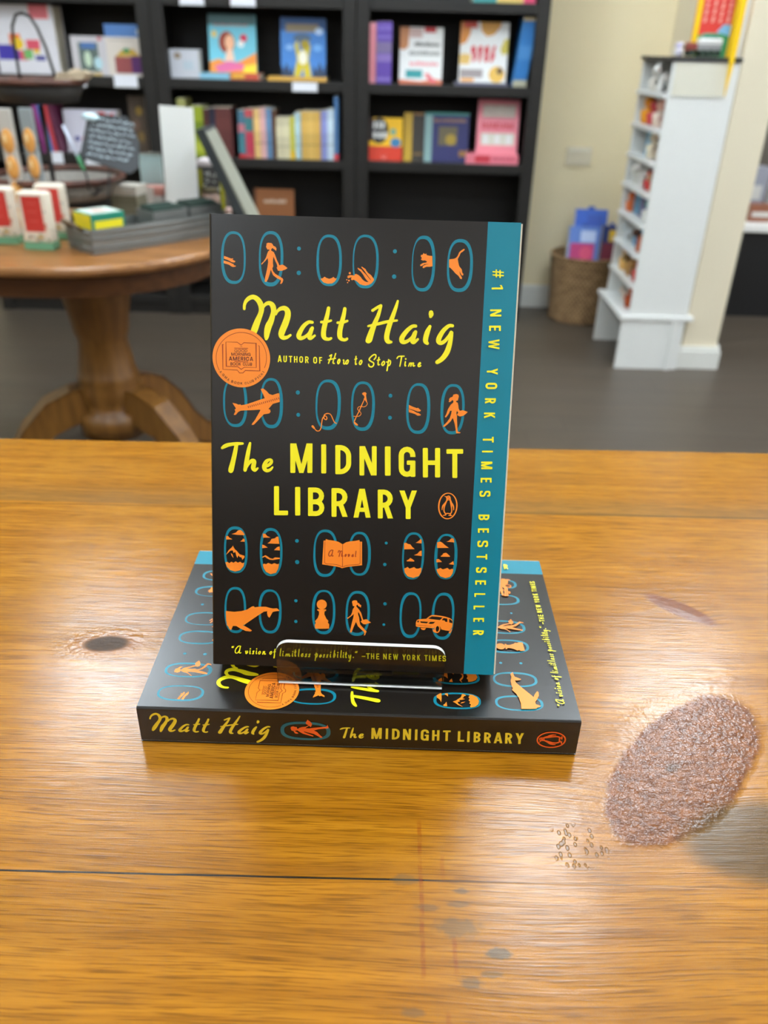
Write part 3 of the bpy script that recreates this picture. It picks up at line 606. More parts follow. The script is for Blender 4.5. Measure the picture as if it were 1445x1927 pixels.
P|orange|0|10039,13569,10180,13528,10285,13587,10381,13672,10471,13736,10576,13801,10052,13829
P|orange|0|10445,13529,10560,13473,10656,13366,10758,13362,10803,13543
P|orange|0|10222,14189,10301,14124,10333,14055,10460,14024,10556,14099,10647,14185,10623,14207,10239,14215
P|orange|0|10040,14342,10142,14323,10275,14423,10287,14460,10047,14484
P|orange|0|10599,14544,10712,14461,10796,14395,10836,14562
P|orange|0|10062,14799,10163,14769,10238,14725,10344,14790,10445,14760,10546,14714,10652,14795,10753,14749,10816,14773,10789,14959,10695,15121,10492,15192,10257,15125,10121,14956
P|orange|0|9246,17397,9250,17303,9284,17207,9357,17157,9522,17136,9703,17122,9819,17016,9921,16942,10056,16926,10344,16951,10572,16990,10756,17039,10850,17099,10906,17167,10906,17309,10892,17483,10828,17564,10787,17652,10604,17635,10405,17594,10371,17501,10322,17439,10229,17395,10141,17445,10071,17558,9843,17542,9615,17534,9297,17514,9250,17476
P|orange|0|10012,17608,10072,17590,10138,17698,10217,17766,10126,17762,10048,17717
P|orange|0|9457,17555,9722,17554,9666,17643,9591,17661,9514,17632
P|orange|0|10752,17701,10803,17675,10858,17563,10888,17546,10877,17641,10809,17786,10770,17771
O|orange|2|10102,17387,10359,17770,53,53,53,53
P|cover|0|9793,17111,9954,16996,10196,17003,10438,17026,10331,17156,9975,17128
P|cover|0|10407,17153,10485,17056,10652,17066,10667,17231,10569,17226,10551,17172
P|cover|0|10736,17095,10805,17108,10892,17184,10897,17286,10752,17251
P|cover|0|9811,17339,9898,17257,10117,17249,10045,17331,9925,17358
P|cover|0|9437,17249,9800,17260,9743,17333,9470,17319
P|cover|0|9302,17293,9322,17222,9375,17220,9386,17298
S|dark|0|1|9255,17428,22,9536,17442,22,9763,17458,22,9953,17464,15
G|yellow|s"|0.493|865,18875,1017,18870,866,18769
G|yellow|sA|0.493|1017,19137,1346,19125,1018,18737
G|yellow|sv|0.494|1498,19139,1663,19133,1498,18960
G|yellow|si|0.493|1689,19140,1790,19137,1688,18834
G|yellow|ss|0.494|1815,19139,1955,19134,1815,18949
G|yellow|si|0.493|1980,19133,2082,19129,1979,18824
G|yellow|so|0.494|2094,19137,2252,19132,2094,18953
G|yellow|sn|0.494|2285,19131,2475,19124,2284,18947
G|yellow|so|0.494|2614,19122,2767,19117,2613,18935
G|yellow|sf|0.493|2788,19290,2933,19285,2785,18810
G|yellow|sl|0.493|3072,19186,3186,19182,3068,18800
G|yellow|si|0.494|3186,19182,3300,19179,3183,18903
G|yellow|sm|0.494|3325,19183,3605,19173,3324,19018
G|yellow|si|0.494|3630,19178,3744,19174,3627,18888
G|yellow|st|0.493|3757,19174,3871,19170,3752,18817
G|yellow|sl|0.493|3922,19173,4023,19170,3917,18784
G|yellow|se|0.494|4056,19169,4201,19164,4054,18979
G|yellow|ss|0.494|4231,19171,4375,19166,4228,18987
G|yellow|ss|0.494|4388,19168,4528,19163,4385,18981
G|yellow|sp|0.494|4683,19332,4861,19326,4676,18932
G|yellow|so|0.494|4896,19164,5036,19159,4893,19004
G|yellow|ss|0.494|5061,19161,5188,19157,5058,18985
G|yellow|ss|0.494|5213,19156,5340,19152,5210,18980
G|yellow|si|0.494|5366,19151,5480,19147,5359,18855
G|yellow|sb|0.493|5518,19151,5670,19146,5510,18770
G|yellow|si|0.494|5708,19144,5797,19141,5702,18843
G|yellow|sl|0.493|5848,19140,5950,19136,5839,18759
G|yellow|si|0.494|5962,19136,6064,19132,5955,18848
G|yellow|st|0.494|6077,19142,6191,19139,6069,18831
G|yellow|sy|0.494|6221,19306,6399,19300,6212,18959
G|yellow|s.|0.495|6427,19120,6508,19117,6425,19045
G|yellow|s"|0.494|6514,18882,6666,18877,6511,18776
G|yellow|n-|1|6849,19041,7014,19036,6847,18993
G|yellow|nT|1|7055,19125,7220,19119,7047,18859
G|yellow|nH|1|7271,19128,7423,19123,7262,18856
G|yellow|nE|1|7512,19131,7647,19126,7503,18856
G|yellow|nN|1|7831,19123,7996,19117,7821,18851
G|yellow|nE|1|8082,19117,8204,19113,8073,18847
G|yellow|nW|1|8276,19121,8514,19113,8266,18849
G|yellow|nY|1|8700,19117,8865,19111,8690,18848
G|yellow|nO|1|8911,19120,9069,19115,8900,18849
G|yellow|nR|1|9158,19115,9297,19110,9147,18845
G|yellow|nK|1|9379,19113,9526,19107,9367,18838
G|yellow|nT|1|9704,19107,9857,19102,9692,18835
G|yellow|nI|1|9920,19105,9976,19103,9908,18838
G|yellow|nM|1|10055,19108,10264,19101,10043,18836
G|yellow|nE|1|10360,19100,10480,19096,10348,18836
G|yellow|nS|1|10531,19105,10684,19100,10518,18833
G|yellow|n#|1|11811,1888,11832,2225,12278,1872
G|yellow|n1|1|11811,2514,11822,2688,12280,2498
G|yellow|nN|1|11804,3497,11821,3785,12271,3481
G|yellow|nE|1|11796,4159,11809,4379,12289,4142
G|yellow|nW|1|11801,4722,11826,5132,12266,4706
G|yellow|nY|1|11801,5931,11816,6189,12264,5915
G|yellow|nO|1|11778,6531,11794,6795,12282,6514
G|yellow|nR|1|11792,7182,11806,7410,12259,7166
G|yellow|nK|1|11789,7790,11803,8034,12257,7774
G|yellow|nT|1|11791,8830,11805,9077,12262,8814
G|yellow|nI|1|11791,9430,11796,9504,12264,9413
G|yellow|nM|1|11779,9903,11799,10238,12263,9887
G|yellow|nE|1|11796,10615,11808,10827,12272,10599
G|yellow|nS|1|11779,11187,11794,11450,12256,11171
G|yellow|nB|1|11789,12242,11804,12499,12270,12226
G|yellow|nE|1|11800,12861,11812,13067,12282,12844
G|yellow|nS|1|11806,13415,11823,13706,12280,13399
G|yellow|nT|1|11806,14030,11820,14276,12276,14014
G|yellow|nS|1|11810,14634,11824,14881,12286,14618
G|yellow|nE|1|11808,15231,11820,15438,12286,15215
G|yellow|nL|1|11801,15827,11811,16003,12291,15811
G|yellow|nL|1|11797,16406,11807,16588,12289,16389
G|yellow|nE|1|11814,16982,11825,17171,12297,16965
G|yellow|nR|1|11836,17561,11850,17795,12321,17545
Z
D|seal|0|1346,5837,1234
S|dark|0|1|399,6379,24,336,6246,24,293,6105,24,271,5958,24,269,5809,24,288,5661,24,328,5517,24,388,5379,24,466,5249,24,561,5131,24,671,5027,24,794,4938,24,928,4867,24,1069,4814,24,1216,4781,24,1366,4768,24,1515,4776,24,1660,4804,24,1800,4852,24,1931,4918,24,2051,5003,24,2158,5104,24,2248,5218,24,2322,5345,24,2376,5482,24,2411,5625,24,2425,5772,24,2418,5921,24,2390,6069,24,2342,6211,24
S|dark|1|0|690,5186,28,1178,5178,28,1337,5292,28,1459,5187,28,1975,5197,28,1988,6215,28,1478,6214,28,1346,6311,28,1195,6205,28,704,6204,28
S|dark|0|0|592,5290,28,549,5282,28,553,6338,28,1176,6345,28,1270,6462,28,1421,6457,28,1516,6351,28,2139,6349,28,2116,5301,28,2075,5297,28
S|dark|0|0|1055,5426,26,1628,5415,26
S|dark|0|0|1063,5989,26,1629,5988,26
G|darktext|nT|0.8|1281,5372,1312,5371,1281,5334
G|darktext|nH|0.8|1319,5371,1352,5370,1319,5332
G|darktext|nE|0.8|1360,5369,1388,5368,1360,5331
G|darktext|nG|0.85|1061,5588,1180,5584,1061,5466
G|darktext|nO|0.85|1204,5586,1329,5582,1204,5464
G|darktext|nO|0.85|1352,5584,1477,5580,1352,5461
G|darktext|nD|0.85|1500,5582,1600,5578,1500,5459
G|darktext|nM|0.85|923,5749,1051,5745,923,5617
G|darktext|nO|0.85|1074,5747,1194,5743,1074,5615
G|darktext|nR|0.85|1217,5745,1305,5742,1217,5613
G|darktext|nN|0.85|1327,5743,1427,5740,1327,5611
G|darktext|nI|0.85|1449,5741,1481,5740,1449,5609
G|darktext|nN|0.85|1504,5740,1603,5737,1504,5608
G|darktext|nG|0.85|1626,5739,1742,5735,1626,5606
G|darktext|nA|1.05|815,5957,959,5952,815,5786
G|darktext|nM|1.05|988,5954,1158,5948,989,5783
G|darktext|nE|1.05|1188,5951,1294,5948,1188,5780
G|darktext|nR|1.05|1323,5949,1440,5945,1323,5778
G|darktext|nI|1.05|1469,5947,1512,5946,1469,5776
G|darktext|nC|1.05|1541,5946,1681,5941,1541,5775
G|darktext|nA|1.05|1711,5943,1855,5939,1711,5772
G|darktext|nB|0.85|884,6157,961,6154,884,6028
G|darktext|nO|0.85|981,6156,1092,6152,982,6027
G|darktext|nO|0.85|1113,6154,1223,6150,1113,6025
G|darktext|nK|0.85|1244,6152,1330,6149,1244,6023
G|darktext|nC|0.85|1415,6149,1513,6146,1415,6020
G|darktext|nL|0.85|1534,6147,1601,6145,1533,6018
G|darktext|nU|0.85|1622,6146,1711,6143,1622,6017
G|darktext|nB|0.85|1731,6145,1808,6142,1731,6015
G|darktext|nA|0.9|397,6441,441,6504,482,6383
G|darktext|nG|0.9|510,6572,575,6637,585,6501
G|darktext|nM|0.9|613,6679,690,6736,677,6598
G|darktext|nA|0.9|731,6785,799,6823,783,6697
G|darktext|nB|0.9|902,6869,976,6895,939,6774
G|darktext|nO|0.9|1030,6910,1125,6930,1054,6812
G|darktext|nO|0.9|1168,6942,1265,6950,1179,6842
G|darktext|nK|0.9|1316,6953,1395,6949,1315,6852
G|darktext|nC|0.9|1505,6942,1583,6926,1487,6844
G|darktext|nL|0.9|1625,6911,1701,6887,1596,6816
G|darktext|nU|0.9|1725,6882,1799,6851,1688,6790
G|darktext|nB|0.9|1836,6839,1906,6801,1789,6751
G|darktext|nP|0.9|1977,6761,2042,6713,1918,6680
G|darktext|nI|0.9|2088,6675,2108,6657,2021,6601
G|darktext|nC|0.9|2149,6624,2205,6566,2076,6557
G|darktext|nK|0.9|2245,6536,2293,6473,2164,6477
G|darktext|n!|0.9|2331,6422,2345,6400,2244,6372'''
SPINE = '''S|yellow2|0|1|544,639,73,579,532,79,652,427,96,764,351,112,868,334,118,953,394,135,998,502,146,994,627,141,938,754,130,820,939,159,716,1110,176,648,1224,165,595,1324,114
S|yellow2|0|1|1006,648,62,1071,555,73,1158,488,96,1247,473,113,1304,532,141,1307,642,141,1260,755,130,1168,925,153,1069,1068,176,1001,1211,159,953,1339,125,936,1387,86
S|yellow2|0|1|1338,752,57,1401,666,73,1501,602,102,1604,589,124,1659,656,147,1636,782,158,1536,967,170,1424,1138,171,1360,1267,159,1385,1341,120,1488,1332,86,1594,1272,63
S|yellow2|0|1|2240,923,79,2140,924,91,1987,1033,108,1847,1206,125,1806,1297,131,1845,1341,108,1952,1308,85,2089,1211,80,2173,1096,85
S|yellow2|0|1|2207,1069,91,2115,1224,114,2074,1304,114,2107,1336,86,2227,1261,63
S|yellow2|0|1|2748,545,90,2685,700,107,2589,898,125,2502,1097,131,2458,1252,131,2488,1327,103,2576,1340,80,2639,1316,68
S|yellow2|0|1|2478,908,68,2603,898,74,2741,859,62
S|yellow2|0|1|3166,548,90,3102,712,107,3013,896,125,2926,1080,131,2881,1236,131,2903,1319,103,2992,1344,80,3056,1313,68
S|yellow2|0|1|2901,908,68,3032,898,74,3165,854,62
S|yellow2|0|1|3879,566,76,3943,526,70,4027,480,76,4118,437,82
S|yellow2|0|1|4123,442,70,3999,682,99,3867,888,123,3728,1124,153,3631,1302,171,3603,1338,153
S|yellow2|0|1|4582,302,58,4502,462,87,4386,667,111,4248,902,129,4146,1108,135,4095,1255,136,4113,1341,124,4193,1355,71
S|yellow2|0|1|3681,967,59,3937,905,76,4218,834,76,4456,796,59
S|yellow2|0|1|4916,922,82,4818,938,94,4661,1053,112,4514,1210,130,4477,1304,136,4516,1346,112,4623,1316,88,4762,1214,82,4844,1104,88
S|yellow2|0|1|4879,1074,94,4795,1228,118,4749,1311,118,4783,1344,89,4902,1258,65
S|yellow2|0|1|5283,920,82,5195,1053,129,5121,1201,136,5095,1303,130,5126,1354,89
S|yellow2|0|1|5383,565,117,5373,614,129,5352,664,88
S|yellow2|0|1|5871,883,82,5775,889,94,5619,1008,112,5483,1172,130,5431,1284,130,5481,1335,106,5596,1278,94,5743,1133,88,5803,1050,88
S|yellow2|0|1|5823,1058,76,5750,1249,112,5671,1426,136,5574,1591,142,5431,1742,125,5288,1833,107
O|teal2|2.6|6362,510,8597,1632,168,136,168,128
P|orange2|0|6818,916,6855,836,6940,809,7022,838,7099,844,7108,926,7151,948,7204,885,7339,824,7507,808,7592,744,7627,710,7529,655,7500,565,7590,378,7701,487,7780,598,7777,690,7723,817,7642,742,7539,838,7470,901,7670,893,7871,847,8138,813,8421,768,8474,651,8520,796,8502,866,8335,882,8068,931,7865,1023,7996,1096,8124,1276,8252,1433,8151,1461,8021,1350,7858,1241,7659,1180,7395,1090,7427,1144,7657,1250,7838,1335,7819,1396,7653,1343,7356,1240,7194,1108,7113,1042,6994,1093,7108,1158,7172,1225,7087,1252,7004,1232,6944,1095,6854,1067
S|yellow2|0|1|9045,898,56,9087,869,79,9156,834,84,9247,814,74,9361,800,70,9470,796,51
S|yellow2|0|1|9343,824,79,9306,1004,93,9261,1196,103,9220,1353,117,9210,1390,108
S|yellow2|0|1|9625,784,51,9598,903,79,9559,1095,94,9528,1264,94,9508,1373,75
S|yellow2|0|1|9527,1348,38,9584,1234,61,9654,1166,80,9704,1177,84,9688,1261,98,9680,1329,99,9713,1372,70,9771,1328,42
S|yellow2|0|1|9893,1301,42,9978,1269,66,10048,1208,70,10060,1154,61,10026,1136,56,9957,1173,80,9910,1270,94,9915,1342,89,9965,1377,75,10034,1352,61,10080,1298,38
G|yellow2|nM|1|10436,1420,10899,1399,10439,746
G|yellow2|nI|1|11078,1409,11190,1404,11075,746
G|yellow2|nD|1|11361,1415,11704,1399,11357,752
G|yellow2|nN|1|11856,1420,12217,1404,11847,749
G|yellow2|nI|1|12394,1414,12506,1409,12382,753
G|yellow2|nG|1|12657,1430,13017,1414,12642,742
G|yellow2|nH|1|13167,1407,13494,1392,13149,765
G|yellow2|nT|1|13651,1413,13996,1397,13629,763
G|yellow2|nL|1|14323,1419,14615,1406,14296,779
G|yellow2|nI|1|14746,1428,14856,1423,14715,770
G|yellow2|nB|1|15038,1433,15342,1419,15006,793
G|yellow2|nR|1|15505,1439,15815,1425,15469,800
G|yellow2|nA|1|15946,1446,16332,1429,15905,781
G|yellow2|nR|1|16449,1442,16771,1427,16405,786
G|yellow2|nY|1|16914,1448,17285,1431,16865,784
O|orange2|2.05|17839,624,19152,1621,70,70,70,70
P|orange2|0|17978,1331,17975,1292,17993,1234,17982,1177,17950,1133,17943,1076,17969,1024,18018,995,18085,985,18163,975,18213,1030,18187,1054,18178,1077,18185,1099,18220,1166,18206,1201,18138,1210,18093,1206,18049,1225,18018,1267
S|orange2|0|1|18198,1179,74,18287,1214,103,18393,1261,118,18567,1296,88,18681,1305,83,18781,1289,82,18846,1252,82,18887,1204,82
S|orange2|0|1|18323,1241,88,18469,1349,97,18587,1392,81,18701,1401,47
S|orange2|0|1|18160,1004,88,18275,965,132,18409,939,117,18555,924,82,18677,909,82,18780,919,82,18852,961,82
S|orange2|0|1|18295,935,67,18380,875,91,18500,824,85,18651,812,53
S|orange2|0|1|18882,1210,73,18854,1103,67,18859,978,73
S|orange2|0|1|18985,1337,44,18963,1269,74,18943,1202,68,18898,1204,68
S|orange2|0|1|18957,1053,53,18943,974,82,18941,895,44
S|orange2|0|1|18875,964,67,18932,969,67
S|dark|0|1|18042,1146,29,18009,1096,53,18029,1067,29
S|dark|0|1|18146,1135,26,18124,1068,38,18078,1042,26'''
def printed(mb, data, f3):
    """print the artwork of a cover: f3(x mm, y mm, lift) gives the point on the cover"""
    z = [8e-6]
    def put(poly, col):
        z[0] += 2.5e-7; zz = z[0]; mb.poly(poly, lambda p: f3(p[0], p[1], zz), INK[col])
    for ln in data.strip().split('\n'):
        e = ln.split('|')
        if e[0] in 'BZ': continue
        v = [float(a)/100 for a in e[-1].split(',')]; col = e[1]
        if e[0] == 'P': put([(v[i], v[i+1]) for i in range(0, len(v), 2)], col)
        elif e[0] == 'S':
            for p in stroke_polys([(v[i], v[i+1], v[i+2]) for i in range(0, len(v), 3)], e[2] == '1', e[3] == '1'): put(p, col)
        elif e[0] == 'D':
            n = 72 if v[2] > 4 else 20; put([(v[0]+v[2]*math.cos(2*math.pi*k/n), v[1]+v[2]*math.sin(2*math.pi*k/n)) for k in range(n)], col)
        elif e[0] == 'O':
            L, T, R, B, tl, tt, tr, tb = v; n = float(e[2]); z[0] += 2.5e-7; zz = z[0]; N = 56
            wob = random.Random(int(L*91+T*17)); ph = [wob.uniform(0, 6.28) for _ in range(4)]; am = .10 if n < 2.2 else .28
            def ring(l, t_, r_, b_, k0):
                cx, cy, rx, ry = (l+r_)/2, (t_+b_)/2, (r_-l)/2, (b_-t_)/2; o = []
                for k in range(N):
                    th = 2*math.pi*k/N; c, s_ = math.cos(th), math.sin(th); w_ = am*(math.sin(2*th+ph[k0])*.5+math.sin(3*th+ph[k0+1])*.35)*(.35 if n < 2.2 else .5)
                    o.append((cx+(rx+w_)*math.copysign(abs(c)**(2/n), c), cy+(ry+w_)*math.copysign(abs(s_)**(2/n), s_)))
                return o
            a_, b_ = ring(L, T, R, B, 0), ring(L+tl, T+tt, R-tr, B-tb, 1 if n > 2.2 else 0)
            for k in range(N): mb.face([f3(*a_[k], zz), f3(*a_[(k+1) % N], zz), f3(*b_[(k+1) % N], zz), f3(*b_[k], zz)], INK[col])
        elif e[0] == 'G':
            font, ch, wt = e[2][0], e[2][1], float(e[3]); O_, X_, Y_ = Vector(v[0:2]), Vector(v[2:4]), Vector(v[4:6]); ex, ey = X_-O_, Y_-O_; w, h = ex.length, ey.length
            ps = sans(ch, w, h, min(h*.172*wt, w*.42 if ch not in 'I!' else 9)) if font == 'n' else script(ch, w, h, wt)
            for p in ps: put([tuple(O_+ex*(a/w)+ey*(c/h)) for a, c in p], col)
def make_paperback(name, label, cat, mw):
    t = thing(name, label, cat); t.matrix_world = mw
    th = .0003; st = .1153; g = .0011
    m = MB()
    # front cover: dark sheet rounded at the spine, teal band along the fore edge
    pr = [(g*(1-math.sin(k*math.pi/8)), BT-g*(1-math.cos(k*math.pi/8))) for k in range(4, -1, -1)]
    pr = [(0, BT-g)]+[(g-g*math.cos(k*math.pi/8), BT-g+g*math.sin(k*math.pi/8)) for k in range(1, 5)]
    out_ = pr+[(st, BT)]; inn = [(x+th*.8, z_-th) for x, z_ in pr[:1]]+[(max(x, th), z_-th) for x, z_ in pr[1:]]+[(st, BT-th)]
    def sheet(o_, i_, mt):
        N = len(o_)
        for (p, q_) in zip(o_, o_[1:]): m.face([(p[0], 0, p[1]), (q_[0], 0, q_[1]), (q_[0], BH, q_[1]), (p[0], BH, p[1])], mt)
        for (p, q_) in zip(i_, i_[1:]): m.face([(p[0], 0, p[1]), (p[0], BH, p[1]), (q_[0], BH, q_[1]), (q_[0], 0, q_[1])], mt)
        ed = pages
        for y in (0, BH):
            for k in range(N-1): m.face([(o_[k][0], y, o_[k][1]), (o_[k+1][0], y, o_[k+1][1]), (i_[k+1][0], y, i_[k+1][1]), (i_[k][0], y, i_[k][1])], mt)
    sheet(out_, inn, cov); sheet([(st, BT), (BW, BT)], [(st, BT-th), (BW, BT-th)], INK['teal'])
    m.face([(BW, 0, BT), (BW, 0, BT-th), (BW, BH, BT-th), (BW, BH, BT)], INK['teal'])
    fr, se = FRONT.split('\nZ\n')
    printed(m, fr, lambda X, Y, l: (X/1000, BH-Y/1000, BT+l)); fc = m.build('front_cover', t, fix=False)
    m = MB(); printed(m, se, lambda X, Y, l: (X/1000, BH-Y/1000, BT+2.6e-4+l)); v0 = (11.9, 138.0)
    s = m.build('book_club_seal', fc, fix=False); s['label'] = 'round orange book club seal'
    m = MB(); m.box(0, 0, g*.8, th, BH, BT-g, cov); printed(m, SPINE, lambda X, Y, l: (-l, BH-X/1000, BT-Y/1000)); m.build('spine', t, fix=False)
    m = MB(); m.box(0, 0, 0, BW, BH, th, cov); m.build('back_cover', t)
    m = MB(); m.box(th+.0002, .0004, th, BW+.0007, BH-.0004, BT-th-.00002, pages); m.build('page_block', t)
    return t
O3 = Vector((-.0769, .2872, .0289)); yaw, lean = -.0196, -.3289
Rm = Matrix.Rotation(yaw, 3, 'Z') @ Matrix.Rotation(lean, 3, 'X')
ux, uz = Rm @ Vector((1, 0, 0)), Rm @ Vector((0, 0, 1)); nn = Rm @ Vector((0, -1, 0))
def frame(o, a, b_, c): return Matrix(((a.x, b_.x, c.x, o.x), (a.y, b_.y, c.y, o.y), (a.z, b_.z, c.z, o.z), (0, 0, 0, 1)))
make_paperback('paperback_book', 'dark paperback standing upright on a clear easel, yellow lettering and teal edge band facing us', 'book', frame(O3-nn*BT, ux, uz, nn))
ly = -.0076; Ry = Matrix.Rotation(ly, 3, 'Z'); lx = Ry @ Vector((1, 0, 0)); lyv = Ry @ Vector((0, 1, 0))
LO = Vector((-.1074, .2664, .0003)) + lx*BH
make_paperback('paperback_book', 'dark paperback lying flat on the wooden table with its yellow-lettered spine towards us', 'book', frame(LO, lyv, -lx, Vector((0, 0, 1))))

# clear acrylic easel under the standing book
def acrylic():
    m = bpy.data.materials.new('clear_acrylic'); m.use_nodes = True; nt = m.node_tree; nt.nodes.remove(nt.nodes['Principled BSDF'])
    tr = nt.nodes.new('ShaderNodeBsdfTransparent'); tr.inputs[0].default_value = (.95, .95, .94, 1); gl = nt.nodes.new('ShaderNodeBsdfGlossy'); gl.inputs['Roughness'].default_value = .015
    fr = nt.nodes.new('ShaderNodeFresnel'); fr.inputs[0].default_value = 1.62
    no = nt.nodes.new('ShaderNodeTexNoise'); no.inputs['Scale'].default_value = 60; bp = nt.nodes.new('ShaderNodeBump'); bp.inputs['Strength'].default_value = .02; bp.inputs['Distance'].default_value = .0004
    nt.links.new(no.outputs['Fac'], bp.inputs['Height']); nt.links.new(bp.outputs['Normal'], gl.inputs['Normal'])
    mx = nt.nodes.new('ShaderNodeMixShader'); nt.links.new(fr.outputs[0], mx.inputs[0]); nt.links.new(tr.outputs[0], mx.inputs[1]); nt.links.new(gl.outputs[0], mx.inputs[2])
    nt.links.new(mx.outputs[0], nt.nodes['Material Output'].inputs[0]); return m
acr = acrylic(); acre = mat('painted_edge_glint', (246, 247, 244), .25, vary=.03, scale=200)  # edge white is painted for the ceiling light that clear edges catch
t = thing('book_easel', 'small clear acrylic book easel on the lying paperback holding up the standing one', 'book stand'); t.matrix_world = frame(O3, ux, uz, nn)
# easel coordinates: x along the book, y up its cover, z out of its cover
Mi = frame(O3, ux, uz, nn).inverted()
X0, X1, RC = -.0469, .0292, .0058; Y0, Y1 = .2833, .2853; ZB, ZT = .0213, .0453
m = MB()
outl = [(X0+.0005, ZB), (X1-.0005, ZB), (X1, ZB+.0008)]+[(X1-RC+RC*math.cos(k*math.pi/14), ZT-RC+RC*math.sin(k*math.pi/14)) for k in range(8)]+[(X0+RC-RC*math.cos(k*math.pi/14), ZT-RC+RC*math.sin(k*math.pi/14)) for k in range(7, -1, -1)]+[(X0, ZB+.0008)]
def lipp(x, z, y): return Mi @ Vector((x, y-.02*(x+.009), z))
for yy in (Y0, Y1): m.poly(outl, lambda p: lipp(p[0], p[1], yy), acr)
N = len(outl)
for k in range(N):
    (xa, za), (xb, zb) = outl[k], outl[(k+1) % N]
    m.face([lipp(xa, za, Y0), lipp(xb, zb, Y0), lipp(xb, zb, Y1), lipp(xa, za, Y1)], acre if (za+zb)/2 > ZT-RC*.93 or (za+zb)/2 < ZB+.0003 else acr)
m.tube([lipp(X0+.0006, ZB+.0006, Y0), lipp(X1-.0006, ZB+.0006, Y0)], .0005, acre, 10)  # white strip painted as the bright line along the lip's foot
m.build('front_lip', t)
X0, X1, Z0 = .0298, .1063, .0012
m = MB(); m.box(X0, -.0019, -BT-.0012, X1, -.0001, Z0, acr); m.build('book_rest', t)
m = MB(); m.box(X0, -.0019, -BT-.0034, X1, .120, -BT-.0012, acr); m.build('back_plate', t)
ft = (frame(O3, ux, uz, nn).inverted() @ Vector((0, .388, .0206))); m = MB()
m.hexa([(X0+.02, .10, -BT-.0034), (X1-.02, .10, -BT-.0034), (X1-.02, .104, -BT-.0034), (X0+.02, .104, -BT-.0034)], [(X0+.02, ft.y, ft.z), (X1-.02, ft.y, ft.z), (X1-.02, ft.y+.0005, ft.z-.003), (X0+.02, ft.y+.0005, ft.z-.003)], acr); m.build('rear_strut', t)

# ------------------------------------------------------------------ bookcases along the back wall
esp = wood('espresso_wood', (33, 30, 27), (25, 23, 21), 3, 50, .5)
YF, YBK = 3.52, 3.785
SHELVES = [-.68, -.40, -.120, .158, .432, .71, .99]
def bookcase(x0, x1, label):
    t = thing('bookcase', label, 'bookcase', ((x0+x1)/2, YF, FLOOR), 0, 'dark bookcases along the back wall'); hw = (x1-x0)/2; D = YBK-YF
    for s in (-1, 1):
        m = MB(); a, c = sorted((s*hw, s*(hw-.05))); m.bbox(a, 0, 0, c, .02, 1.98, esp, .003); a, c = sorted((s*hw, s*(hw-.022))); m.box(a, .02, 0, c, D, 1.98, esp); m.build('side_panel', t)
    m = MB(); m.box(-hw+.022, D-.008, .03, hw-.022, D, 1.98, esp); m.build('back_panel', t)
    for z in SHELVES:
        zz = z-FLOOR; m = MB(); m.box(-hw+.022, .021, zz-.02, hw-.022, D-.009, zz, esp); m.bbox(-hw+.0505, .001, zz-.034, hw-.0505, .02, zz, esp, .002); m.build('shelf', t)
    m = MB(); m.box(-hw+.0505, .012, 0, hw-.0505, .03, .045, esp); m.build('plinth', t)
    m = MB(); m.box(-hw, -.015, 1.98, hw+.012, D, 2.03, esp); m.build('crown', t); return t
bookcase(-.151, .567, 'dark brown bookcase nearest the beige wall, with the cookbooks on display')
bookcase(-.921, -.1525, 'dark brown bookcase in the middle, with the row of coloured paperbacks')
bookcase(-1.70, -.9225, 'dark brown bookcase at the left with the boxed toys')

# ------------------------------------------------------------------ things on the shelves
cream = mat('page_cream', (222, 212, 190), .8, vary=.08, scale=600)
def C(r, g, b, rough=.45): return mat('paper_%02x%02x%02x' % (r, g, b), (r, g, b), rough, vary=.04, scale=60)
def art_on(m, art, w, h, y):
    z = [0]
    for a in art:
        z[0] += 1.2e-5; yy = y-2e-5-z[0]
        if a[0] == 'txt':
            _, s, x0, y0, x1, y1, col, font, wt = a; n = len(s); cw = (x1-x0)*w/(n+.18*(n-1)); x = x0*w
            for ch in s:
                if ch != ' ':
                    for p in (sans(ch, cw, (y1-y0)*h, wt*h) if font == 'n' else script(ch, cw, (y1-y0)*h, wt*h)):
                        z[0] += 1e-6; q_ = y-2e-5-z[0]; m.poly(p, lambda v: (x+v[0]-w/2, q_, y0*h+v[1]), col)
                x += cw*1.18
        elif a[0] == 'lines':   # rows of unreadable small print
            _, x0, y0, x1, y1, rows, col = a; rr = random.Random(int(x0*1000+rows*7+y1*100)); dh = (y1-y0)/rows
            for k in range(rows):
                x = x0
                while x < x1-.02:
                    l = rr.uniform(.02, .05); zb = y1-(k+.75)*dh; zt = zb+dh*rr.uniform(.4, .62); e = min(x+l, x1)
                    m.poly([((x-.5)*w, zb*h), ((e-.5)*w, zb*h), ((e-.5)*w, zt*h), ((x-.5)*w, zt*h)], lambda v: (v[0], yy, v[1]), col); x += l+.016
        elif a[0] == 'el':
            _, cx, cy, rx, ry, col = a; m.poly([((cx-.5+rx*math.cos(k*math.pi/12))*w, (cy+ry*math.sin(k*math.pi/12))*h) for k in range(24)], lambda v: (v[0], yy, v[1]), col)
        else:
            col, pts = a; m.poly([((p[0]-.5)*w, p[1]*h) for p in pts], lambda v: (v[0], yy, v[1]), col)
def rect(x0, y0, x1, y1): return [(x0, y0), (x1, y0), (x1, y1), (x0, y1)]
